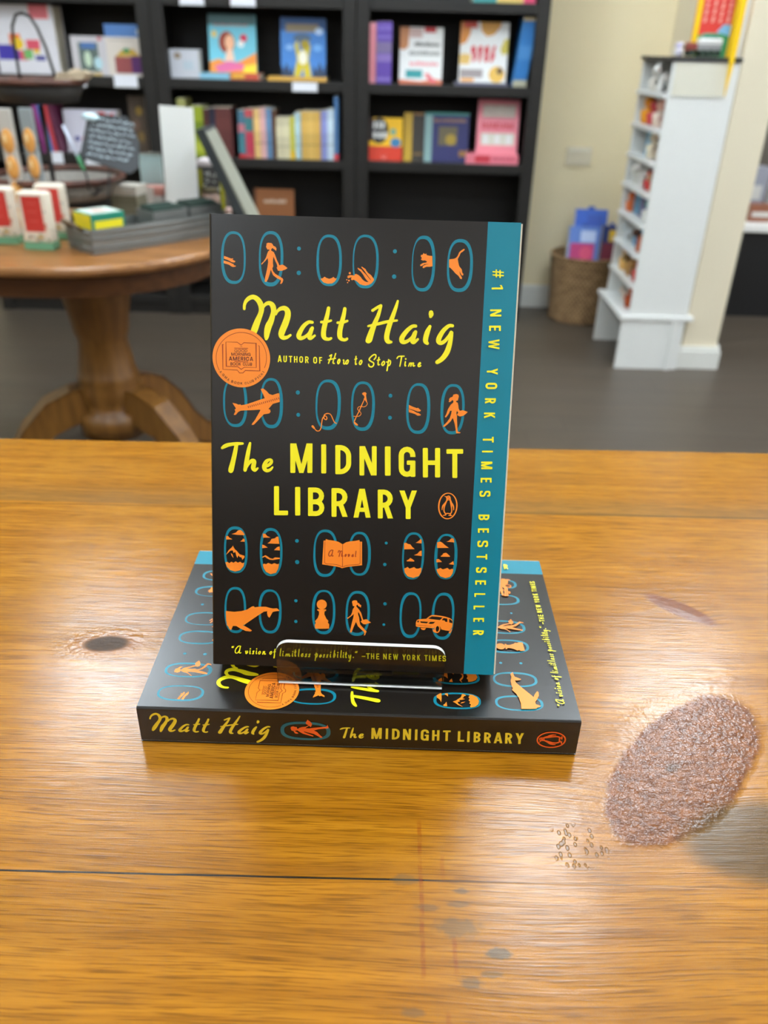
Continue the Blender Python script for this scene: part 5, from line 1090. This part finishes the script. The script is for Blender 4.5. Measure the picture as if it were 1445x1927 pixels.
for k in range(n): s = rr.uniform(-.0012, .0012); m.box(-w/2+s, s, k*.0072, w/2+s, .06+s, k*.0072+.0068, C(120, 116, 96) if k < n-3 else C(196, 190, 178))
m.build('cards', o)
# round two-tier wire stand
iron = mat('black_iron', (38, 34, 32), .55, .3); brn = wood('reddish_brown_rim', (98, 58, 44), (74, 42, 32), 20, 60, .4)
SX, SY = (-0.8013, 2.02, 0.0355)[0], 2.075
t = thing('tiered_stand', 'two-tier dark wire stand with brown wooden rims and an arched loop handle', 'tiered stand', (SX, SY, TZ+.0005))
zl = (-0.7869, 2.0, -0.0074)[2]-TZ; zu = (-0.7973, 2.0, 0.1938)[2]-TZ; rl = .148; ru = .105; ux_ = (-0.8156, 2.04, 0.1921)[0]-SX
def ring(r, z, rad, mt, cx=0): m.tube([(cx+r*math.cos(k*math.pi/24), r*math.sin(k*math.pi/24), z) for k in range(48)], rad, mt, 8, True)
m = MB(); ring(rl, zl, .0075, brn); m.build('lower_rim', t)
m = MB(); m.lathe([(rl-.03, zl-.045), (rl-.02, zl-.042), (rl-.004, zl-.006), (rl-.0085, zl-.006), (rl-.024, zl-.037), (0.0, zl-.037)], mat('taupe_basket_lining', (134, 128, 120), .7, vary=.35, scale=120), (0, 0, 0), 40, False); m.build('lower_basket', t)
m = MB()
for k in range(10):
    a = k*math.pi/5; m.tube([((rl-.006)*math.cos(a)+.02*math.cos(a+s*.9)*0+.0*s, (rl-.006)*math.sin(a), zl-.01) if s == 0 else ((rl-.004)*math.cos(a+.012*s*math.cos(s)), (rl-.004)*math.sin(a+.012*s*math.cos(s)), zl-.012-.016*abs(math.sin(s*.5))) for s in range(0, 14)], .0018, iron, 5)
m.build('scrollwork', t)
m = MB(); ring(ru, zu, .006, brn, ux_); m.build('upper_rim', t)
m = MB(); m.lathe([(.07, zu-.045), (.085, zu-.042), (ru-.003, zu-.005), (ru-.007, zu-.005), (.08, zu-.037), (0, zu-.037)], mat('dark_wire_mesh', (48, 45, 42), .6, .2, vary=.5, scale=400), (ux_, 0, 0), 36, False); m.build('upper_basket', t)
m = MB(); m.tube([(ux_, 0, .0), (ux_, 0, zu-.05)], .006, iron); m.lathe([(.06, 0), (.062, .006), (.02, .012), (.006, .016)], iron, (ux_, 0, 0), 24); m.build('post', t)
hb = (-0.7898, 2.04, 0.3254)[2]-TZ; m = MB()
m.tube([(ux_-.037, 0, zu-.002), (ux_-.037, 0, zu+(hb-zu)*.55), (ux_-.034, 0, zu+(hb-zu)*.8), (ux_-.022, 0, hb-.004), (ux_-.008, 0, hb), (ux_+.008, 0, hb-.006), (ux_+.02, 0, zu+(hb-zu)*.8), (ux_+.033, 0, zu+(hb-zu)*.5), (ux_+.045, 0, zu)], .0035, iron, 8); m.build('loop_handle', t)
o = thing('ornament', 'small crumpled cream paper ornament on the upper tier of the wire stand', 'ornament', (ux_+SX+.085, SY-.02, zu+TZ+.006)); m = MB()
rr = random.Random(2); kraft = C(206, 188, 160)
for k in range(7): a = rr.uniform(0, 3); m.hexa([(-.03+k*.009, -.02, 0), (-.022+k*.009, -.02, 0), (-.018+k*.009, .02, .0), (-.026+k*.009, .02, 0)], [(-.02+k*.010, -.02, .012+.01*math.sin(a)), (-.014+k*.010, -.02, .014), (-.01+k*.010, .02, .016+.008*math.cos(a)), (-.02+k*.010, .02, .012)], kraft)
m.build('folded_paper', o)
# two narrow hanging packs with orange pieces
hang = []
for i, (R_, yy) in enumerate((((-0.8597, 0.0111, -0.8293, 0.1448), 1.93), ((-0.817, 0.0177, -0.789, 0.1457), 1.945))):
    w = R_[2]-R_[0]; hh = R_[3]-R_[1]; o = thing('snack_pack', 'narrow grey pack showing amber pieces, %s of two below the wire stand' % ('left one' if i == 0 else 'right one'), 'pack', ((R_[0]+R_[2])/2, yy, TZ+.0005), 0, 'narrow amber packs')
    hh = R_[3]-TZ; m = MB(); m.bbox(-w/2, 0, 0, w/2, .014, hh, C(196, 192, 184) if i == 0 else C(150, 158, 160), .002); m.build('backing', o)
    for k in range(4):
        zc = hh*(.14+k*.205); m = MB(); m.ball((0, -.0005, zc), w*.46, .006, hh*.098, C(224, 160, 82, .3), 16, 8); m.ball((-w*.12, -.004, zc+.004), w*.16, .004, hh*.04, C(236, 206, 150, .3)); m.build('amber_piece', o)
# chalkboard sign leaning on the stand, marker, clip
Pc = (-0.6303, 1.98, 0.0792)
o = thing('chalkboard_sign', 'small tilted black chalkboard sign with rows of white handwriting', 'chalkboard', (Pc[0], 1.97, Pc[2])); o.rotation_euler = (math.radians(-28), math.radians(6), 0)
w, h = .125, .10; m = MB(); bl = mat('black_slate', (22, 28, 33), .4); m.hexa([(-.066, 0, -.04), (.048, 0, -.062), (.048, .004, -.062), (-.066, .004, -.04)], [(-.058, 0, .058), (.028, 0, .062), (.028, .004, .062), (-.058, .004, .058)], bl); m.hexa([(.048, 0, -.062), (.066, 0, -.045), (.066, .004, -.045), (.048, .004, -.062)], [(.028, 0, .062), (.060, 0, .012), (.060, .004, .012), (.028, .004, .062)], bl); bd = m.build('board', o)
m = MB(); ch = C(196, 212, 222); rr = random.Random(11)
for k in range(7):
    z0 = .048-k*.0135; x = -.052+rr.uniform(0, .004)
    while x < .044-max(0, (k-4))*.003:
        l = rr.uniform(.007, .014); pts = [(x+l*i/6, z0-.002*x/.05+rr.uniform(-.0035, .0035), .0012) for i in range(7)]
        for p in stroke_polys(pts, n and False or False): m.poly(p, lambda v: (v[0], -.0005, v[1]), ch)
        x += l+.003
m.build('chalk_writing', bd, fix=False)
m = MB(); m.tube([(0, .006, -.05), (0, .02, -.12), (0, .04, -.19)], .002, iron); m.build('wire_leg', o)
m = MB(); m.ball((-.05, -.006, .048), .020, .006, .009, C(206, 232, 240, .2)); m.build('white_clip', o)
b0, b1 = Vector((-0.7071, 1.9, 0.1179)), Vector((-0.6576, 1.86, 0.0249)); dv = (b1-b0).normalized()
o = thing('chalk_pen', 'thin white and green chalk pen leaning across the chalkboard sign', 'pen', tuple(b0)); m = MB(); L = (b1-b0).length; m.tube([(0, 0, 0), tuple(dv*L*.62)], .003, C(196, 204, 220)); m.build('barrel', o)
m = MB(); m.tube([tuple(dv*L*.62), tuple(dv*L*.9)], .0042, C(52, 130, 84)); m.build('cap', o); m = MB(); m.tube([tuple(dv*L*.9), tuple(dv*L), (dv*L).to_tuple()[:2]+((dv*L).z-.03,)], .002, iron); m.build('tip_holder', o)
# spray bottles / jars in the gap: two small glass bottles behind the tea boxes
for i, (u, nm) in enumerate((((-0.9764, 2.2405, -0.116), 'nearer the left edge'), ((-0.9416, 2.2377, -0.116), 'nearer the chalkboard'))):
    o = thing('small_bottle', 'small frosted bottle with a pale cap behind the red boxes, '+nm, 'bottle', (u[0]-.012, u[1]-.05, TZ+.0005), 0, 'frosted bottles'); m = MB(); m.lathe([(.014, 0), (.016, .004), (.016, .05), (.012, .06), (.007, .064), (.007, .07)], C(176, 190, 190, .2), (0, 0, 0), 20); m.build('bottle_body', o); m = MB(); m.lathe([(.009, .0702), (.009, .092), (.007, .096)], C(206, 210, 210), (0, 0, 0), 16); m.build('cap', o)
# right end of the oak table
b0, b1 = Vector((-0.4027, 2.0, 0.1102)), Vector((-0.3311, 1.98, -0.063))
o = thing('tablet_frame', 'narrow dark framed panel seen edge-on, leaning left at the right end of the oak table', 'frame', (b1.x+.012, 1.95, TZ+.0005)); m = MB(); hh = b0.z-TZ; sh = b0.x-b1.x-.03
m.hexa([(-.016, 0, 0), (.006, .0, 0), (.006, .11, 0), (-.016, .11, 0)], [(-.016+sh, 0, hh), (.004+sh, 0, hh+.004), (.004+sh, .11, hh+.004), (-.016+sh, .11, hh)], mat('slate_frame', (56, 62, 64), .4)); m.build('panel', o)
m = MB(); m.hexa([(.0062, .0, 0), (.014, .0, 0), (.014, .11, 0), (.0062, .11, 0)], [(.0042+sh, 0, hh), (.010+sh, 0, hh-.006), (.010+sh, .11, hh-.006), (.0042+sh, .11, hh)], C(150, 152, 138)); m.build('grey_edge', o)
R_ = (-0.4765, -0.0296, -0.4141, 0.0309)
o = thing('patterned_tin', 'black and white patterned tin with yellow corners behind the white card', 'tin', ((R_[0]+R_[2])/2, 2.12, TZ+.0005)); w = R_[2]-R_[0]; hh = R_[3]-TZ; m = MB(); m.bbox(-w/2, 0, 0, w/2, .06, hh-.014, C(70, 68, 66), .003); rr = random.Random(4)
for k in range(40): u, v = rr.uniform(-.44, .44), rr.uniform(.3, .9); a = rr.uniform(0, 3); m.poly([((u*w+.004*math.cos(a+j*1.57)), v*(hh-.014)+(.002 if j % 2 else .004)*math.sin(a+j*1.57)) for j in range(4)], lambda p: (p[0], -.0003-k*1e-6, p[1]), C(196, 196, 190))
for x in (-w/2, w/2-.01): m.poly([(x, 0), (x+.01, 0), (x+.01, hh-.02), (x, hh-.02)], lambda v: (v[0], -.0005, v[1]), C(170, 166, 30))
m.build('tin_body', o, fix=False); m = MB(); m.bbox(-w/2-.002, -.002, hh-.0138, w/2+.002, .062, hh, C(206, 196, 196), .004); m.build('lid', o)
P_ = (-0.4528, 2.13, -0.081)
o = thing('candle_jar', 'small amber glass jar with a dark lid beside the slanting dark panel', 'jar', (P_[0]+.002, 2.13, TZ+.0005)); hh = (-0.4486, 2.13, -0.031)[2]-TZ; m = MB(); m.lathe([(.022, 0), (.026, .004), (.026, hh-.018), (.021, hh-.012)], C(156, 128, 112, .25), (0, 0, 0), 24); jb = m.build('jar_body', o); m = MB(); m.lathe([(.024, hh-.0118), (.024, hh-.001), (.02, hh)], C(92, 80, 50), (0, 0, 0), 24); m.build('lid', o); m = MB(); m.box(.004, -.0275, .01, .012, -.0262, hh-.03, C(206, 160, 30)); m.build('yellow_label', jb)
P_ = (-0.362, 1.93, -0.0462)
o = thing('cone_bottle', 'pale cone-shaped bottle in front of the slanting dark panel', 'bottle', (P_[0]-.004, 1.905, TZ+.0005)); m = MB(); m.lathe([(.020, 0), (.021, .005), (.014, .035), (.008, .055), (.006, .062)], C(206, 200, 194), (0, 0, 0), 20); m.build('bottle_body', o); m = MB(); m.lathe([(.007, .0622), (.007, .072), (.004, .075)], C(180, 150, 140), (0, 0, 0), 16); m.build('stopper', o)
P_ = (-0.451, 2.08, -0.0691)
o = thing('blue_box', 'small sky-blue box behind the far end of the metal tray', 'box', (P_[0], 2.08, TZ+.0005)); m = MB(); m.bbox(-.012, 0, 0, .014, .02, P_[2]-TZ, C(140, 176, 240), .002); m.build('carton', o)

# ------------------------------------------------------------------ white cubby display unit
wp = mat('white_melamine', (232, 233, 230), .4, vary=.015)
DX0, DX1, DY0, DY1 = .884, 1.098, 2.96, 3.325
t = thing('display_shelf', 'tall narrow white display shelf with eight open cubbies of toys facing left', 'display shelf', (DX0, DY0, FLOOR))
def dz(v): return v-FLOOR
SH = [.168, .062, -.040, -.141, -.243, -.346, -.450]
LED = -.555
m = MB(); m.bbox(0, 0, dz(LED), DX1-DX0, .014, dz(.262), wp, .002); m.build('side_panel', t)
m = MB(); m.bbox(0, DY1-DY0-.014, dz(LED), DX1-DX0, DY1-DY0, dz(.262), wp, .002); m.build('side_panel', t)
m = MB(); m.box(DX1-DX0-.012, .0145, dz(LED), DX1-DX0, DY1-DY0-.0145, dz(.262), wp); m.build('back_panel', t)
for z in SH: m = MB(); m.box(-.012, .0142, dz(z)-.012, DX1-DX0-.0125, DY1-DY0-.0142, dz(z), wp); m.build('shelf', t)
m = MB(); m.bbox(-.008, -.006, dz(.2622), DX1-DX0+.004, DY1-DY0+.006, dz(.275), mat('black_top', (44, 44, 46), .5), .002); m.build('black_top', t)
m = MB(); m.bbox(-.034, -.008, dz(LED)-.018, DX1-DX0+.022, DY1-DY0+.006, dz(LED)-.0002, wp, .003); m.build('ledge', t)
m = MB(); m.box(-.022, 0, 0, DX1-DX0-.004, .014, dz(LED)-.0185, wp); m.box(.165, -.010, 0, .178, -.0002, dz(LED)-.0185, wp); m.build('base_panel', t)
m = MB(); m.box(-.026, DY1-DY0-.014, 0, DX1-DX0-.004, DY1-DY0, dz(LED)-.0185, wp); m.build('base_panel', t)
m = MB(); m.box(DX1-DX0-.016, .0145, 0, DX1-DX0-.004, DY1-DY0-.0145, dz(LED)-.0185, wp); m.build('base_back', t)
o = thing('paper_notice', 'blank cream sheet in a clear sleeve at the top of the white display shelf side', 'notice', (DX0+.01, DY0, .165)); m = MB(); m.box(0, -.0022, 0, .168, -.0004, .094, mat('cream_sheet', (224, 220, 204), .35, vary=.02)); m.build('sheet', o); m = MB(); m.box(-.001, -.003, -.004, .169, -.0002, -.0001, C(196, 196, 190)); m.build('sleeve_edge', o)
# toys in the cubbies
def figure(label, x, y, z, col, s=1.0, acc=None, kind=0, rz=0):
    o = thing('toy_figure', label, 'toy', (x, y, z+.0006), math.radians(rz), 'small toys in the white cubbies'); s = min(s, (1.1, 1.0, 1.06)[kind])*1.3; c = C(*col); a = C(*(acc or col)); m = MB()
    if kind == 0:      # four-legged animal facing the opening
        m.ball((.004*s, 0, .030*s), .022*s, .013*s, .013*s, c); m.build('body', o); m = MB(); m.ball((-.020*s, 0, .046*s), .011*s, .010*s, .011*s, a)
        for sy in (-1, 1): m.ball((-.018*s, sy*.007*s, .057*s), .004*s, .003*s, .006*s, a, 8, 5)
        m.build('head', o)
        for px in (-.010, .016):
            for sy in (-1, 1): m = MB(); m.lathe([(.004*s, 0), (.0045*s, .004*s), (.004*s, .028*s)], c, (px*s, sy*.008*s, 0), 8); m.build('leg', o)
    elif kind == 1:    # seated round character toy
        m.lathe([(.014*s, 0), (.020*s, .006*s), (.020*s, .02*s), (.013*s, .034*s), (.007*s, .040*s)], c, (0, 0, 0), 18); m.build('body', o); m = MB(); m.ball((0, 0, .052*s), .016*s, .016*s, .015*s, a, 16, 9); m.build('head', o)
        for sy in (-1, 1): m = MB(); m.ball((-.010*s, sy*.018*s, .024*s), .008*s, .006*s, .011*s, c, 8, 6); m.build('arm', o)
    else:              # boxed toy or playset card
        m.bbox(-.008*s, -.024*s, 0, .008*s, .024*s, .062*s, c,   .002); ct = m.build('carton', o); m = MB(); m.poly([(-.016*s, .012*s), (.016*s, .012*s), (.012*s, .045*s), (-.012*s, .045*s)], lambda v: (-.0085*s, v[0], v[1]), a); m.build('printed_window', ct, fix=False)
    return o
xf = DX0+.03
cub = [(.168, [(3.02, (196, 92, 26), 1.35, None, 2, 'tall burnt-orange box'), (3.12, (238, 238, 234), 1.1, None, 0, 'white lamb figure'), (3.22, (232, 226, 216), .9, None, 1, 'cream round figure')]),
 (.062, [(3.03, (240, 110, 150), 1.35, (246, 150, 170), 2, 'hot-pink box'), (3.10, (232, 214, 196), 1.15, (240, 190, 170), 1, 'pale pink-cheeked figure'), (3.18, (214, 70, 80), .9, None, 1, 'red round figure'), (3.25, (244, 164, 30), 1.25, None, 1, 'orange pumpkin-like figure')]),
 (-.040, [(3.03, (216, 50, 66), 1.2, (236, 90, 100), 2, 'crimson box'), (3.11, (236, 226, 200), 1.1, None, 1, 'ivory round figure'), (3.20, (120, 180, 214), 1.2, (160, 206, 230), 2, 'sky-blue card box')]),
 (-.141, [(3.03, (206, 150, 110), .8, None, 0, 'tan calf figure'), (3.09, (220, 70, 70), .75, None, 1, 'small red figure'), (3.16, (230, 228, 222), 1.1, None, 0, 'white goat figure'), (3.25, (226, 224, 214), .8, None, 0, 'off-white kid figure')]),
 (-.243, [(3.04, (236, 236, 230), .9, (110, 180, 180), 1, 'white and teal figure'), (3.14, (84, 82, 130), 1.35, (120, 120, 170), 2, 'indigo card box'), (3.22, (120, 176, 206), 1.3, (90, 150, 190), 2, 'pale blue card box'), (3.275, (230, 120, 66), .8, None, 1, 'small coral figure')]),
 (-.346, [(3.05, (206, 104, 50), 1.1, (80, 50, 36), 0, 'rust-brown animal figure'), (3.15, (60, 140, 184), 1.35, (70, 160, 206), 2, 'bright blue card box'), (3.25, (222, 228, 230), .8, None, 0, 'frosty white animal figure')]),
 (-.450, [(3.03, (220, 66, 52), .9, None, 1, 'vermilion figure'), (3.13, (200, 150, 84), 1.1, (120, 90, 40), 0, 'straw-coloured animal figure'), (3.22, (240, 190, 110), 1.1, None, 1, 'honey-yellow figure')]),
 (LED, [(3.06, (180, 74, 20), 1.5, None, 1, 'large chestnut-orange figure'), (3.15, (226, 206, 190), .7, None, 0, 'tiny cream animal figure')])]
ordn = ['top', 'second', 'third', 'fourth', 'fifth', 'sixth', 'seventh', 'bottom']
for k, (z, its) in enumerate(cub):
    for (y, col, s, acc, kd, nm) in its: figure('%s in the %s cubby of the white display shelf' % (nm, ordn[k]), xf+(.012 if kd == 2 else 0), y, z, col, s, acc, kd)
# toys and the hanging sign on top
tz = .2755
o = thing('toy_truck', 'green and white toy truck with dark wheels on top of the white display shelf', 'toy truck', (.985, 2.988, tz)); gm = C(44, 130, 100)
m = MB(); m.bbox(-.030, -.018, .018, .045, .018, .036, C(150, 150, 150), .003); m.build('chassis', o); m = MB(); m.bbox(-.026, -.017, .0362, .046, .017, .052, W_, .004); m.build('cargo_box', o); m = MB(); m.bbox(-.062, -.017, .016, -.031, .017, .040, C(140, 60, 50), .005); m.build('cab', o)
m = MB(); m.bbox(-.018, -.014, .0522, .036, .014, .066, gm, .008); m.build('green_canopy', o)
for x in (-.048, -.012, .012, .034):
    for sy in (-1, 1): m = MB(); m.tube([(x, sy*.0185, .0105), (x, sy*.0245, .0105)], .010, C(40, 60, 48), 16); m.build('wheel', o)
for i, (x, y, c, nm) in enumerate(((.918, 3.03, (226, 222, 236), 'white and lilac toy figure at the left edge of the black shelf top'), (.940, 3.13, (226, 222, 210), 'cream toy figure behind the toy truck on the black shelf top'))): figure(nm, x, y, tz, c, .46, (206, 200, 226), 1)
o = thing('display_sign', 'red sign with a yellow border standing on top of the white display shelf', 'sign', (1.024, 3.03, tz)); yb = C(250, 204, 6)
m = MB(); m.box(-.075, 0, 0, .062, .006, .34, C(226, 66, 58)); w, h = .137, .34
for a in (rect(0, 0, .13, 1), rect(.87, 0, 1, 1)): m.poly([((p[0])*w-.075, p[1]*h) for p in a], lambda v: (v[0], -.0006, v[1]), yb)
m.poly([(-.057, 0), (.044, 0), (.044, .085), (.02, .07), (-.01, .06), (-.057, .062)], lambda v: (v[0], -.0004, v[1]), C(60, 150, 90)); m.poly([(-.0, .07), (.044, .06), (.044, .09), (.02, .092)], lambda v: (v[0], -.0005, v[1]), C(130, 190, 226))
rr = random.Random(9)
for x in (-.043, -.018, .006, .030):
    z = .095
    while z < .33:
        l = rr.uniform(.012, .022); m.poly([(x-.005, z), (x+.004, z+.002), (x+.005, z+l), (x-.003, z+l)], lambda v: (v[0], -.0007, v[1]), C(242, 170, 160)); z += l+.004
m.build('sign_face', o, fix=False)
m = MB(); m.loft([[(.036, -.087, -.11), (.038, -.087, -.11), (.038, -.084, -.108), (.036, -.084, -.108)], [(.030, -.089, .0), (.0455, -.089, .0), (.0455, -.082, .0), (.030, -.082, .0)], [(.022, -.089, .34), (.048, -.089, .34), (.048, -.082, .34), (.022, -.082, .34)]], yb); m.build('yellow_side_wing', o)
m = MB(); m.box(.0485, -.087, .002, .056, -.081, .34, W_); m.build('white_support', o)

# ------------------------------------------------------------------ basket, desk in the far room
wick = NT('woven_seagrass'); th = wick.op('ARCTAN2', wick.y, wick.x)
wv = wick.op('SINE', wick.mul(wick.z, 520)); wu = wick.op('SINE', wick.add(wick.mul(th, 46), wick.mul(wick.op('FLOOR', wick.mul(wick.z, 82.8)), 3.14)))
nz = wick.noise(wick.vec(wick.mul(th, 3), 0, wick.mul(wick.z, 40)), 1, 3)
wick.t.links.new(wick.mix(wick.step(wick.add(wick.mul(wick.add(wv, wu), .15), nz), .25, .8), (104, 78, 48), (172, 138, 96)), wick.b.inputs['Base Color']); wick.b.inputs['Roughness'].default_value = .8
wick.t.links.new(wick.bump(wick.add(wv, wu), .5, .004), wick.b.inputs['Normal'])
BX, BY = .848, 3.625
t = thing('wicker_basket', 'round woven seagrass basket on the floor by the beige wall holding blue boxed toys', 'basket', (BX, BY, FLOOR+.0005))
m = MB(); pr = [(.120, 0), (.130, .004)]
for k in range(22): z = .01+k*.0122; r = .131+.016*k/21; pr += [(r-.002, z), (r+.0015, z+.006)]
pr += [(.142, .276), (.138, .276), (.128, .02), (0, .02)]; m.lathe(pr, wick.m, (0, 0, 0), 48, False); m.build('basket_body', t)
m = MB(); m.tube([(.145*math.cos(k*math.pi/24), .145*math.sin(k*math.pi/24), .278) for k in range(48)], .007, wick.m, 8, True); m.build('rim', t)
for i, (x, y, w, h, lean, rz, nm, cols) in enumerate(((-.025, -.055, .135, .285, 12, -6, 'front blue toy pack with pink pieces in the basket', ((96, 130, 206), (190, 60, 120), (206, 216, 236))), (.006, .005, .14, .345, 8, -6, 'taller blue toy pack behind the front one in the basket', ((70, 110, 206), (90, 130, 220), (70, 100, 190))), (.086, -.048, .08, .29, 4, -8, 'dark navy toy pack with yellow and red edge at the right of the basket', ((40, 56, 110), (110, 40, 60), (220, 180, 40))))):
    z0 = FLOOR+.115; o = thing('toy_pack', nm, 'toy pack', (BX+x, BY+y, z0), 0, 'toy packs in the basket'); o.rotation_euler = (-math.radians(lean), 0, math.radians(rz)); m = MB(); m.bbox(-w/2, 0, 0, w/2, .022, h, C(*cols[0]), .002)
    a1, a2, a3 = C(*cols[1]), C(*cols[2]), C(222, 206, 120)
    art_on(m, [(a1, rect(.1, .5, .86, .76)), ('el', .6, .62, .2, .10, C(216, 80, 120) if i == 0 else a1), (C(190, 206, 240) if i == 0 else a2, rect(.4, .78, .88, .94)), (a2, rect(.05, .34, .95, .46)), ('el', .5, .3, .3, .06, a3 if i != 1 else a2), (C(206, 196, 150), rect(.0, .0, .03, 1))], w, h, 0); ct = m.build('carton', o, fix=False); m = MB(); m.box(-w*.1, .008, h+.0002, w*.1, .0095, h+.012, C(60, 90, 170)); m.build('hang_tab', ct)
t = thing('counter', 'black counter with a white top edge in the room beyond the partition', 'counter', (2.15, 3.72, FLOOR)); blk = mat('counter_black', (10, 11, 14), .5)
m = MB(); m.box(-.6, 0, 0, .6, .6, .375, blk); m.build('cabinet', t); m = MB(); m.bbox(-.62, -.02, .3752, .62, .62, .405, W_, .004); m.build('worktop', t)
for i, (x, y, w, h, c, nm) in enumerate(((-.52, .06, .10, .07, (146, 90, 66), 'brown low box at the left on the black counter'), (-.42, .12, .07, .15, (186, 190, 206), 'tall pale grey box on the black counter'), (-.52, .30, .2, .20, (150, 152, 166), 'large grey-lilac box at the back of the black counter'), (-.34, .04, .07, .05, (110, 136, 140), 'small blue-grey box on the black counter'))):
    o = thing('counter_box', nm, 'box', (2.15+x, 3.72+y, FLOOR+.4055), 0, 'boxes on the black counter'); m = MB(); m.bbox(-w/2, 0, 0, w/2, .08, h, C(*c), .003); ct = m.build('carton', o); m = MB(); m.box(-w*.4, -.0012, h*.3, w*.4, -.0002, h*.6, C(206, 204, 200)); m.build('label_strip', ct)
bpy.context.view_layer.update()
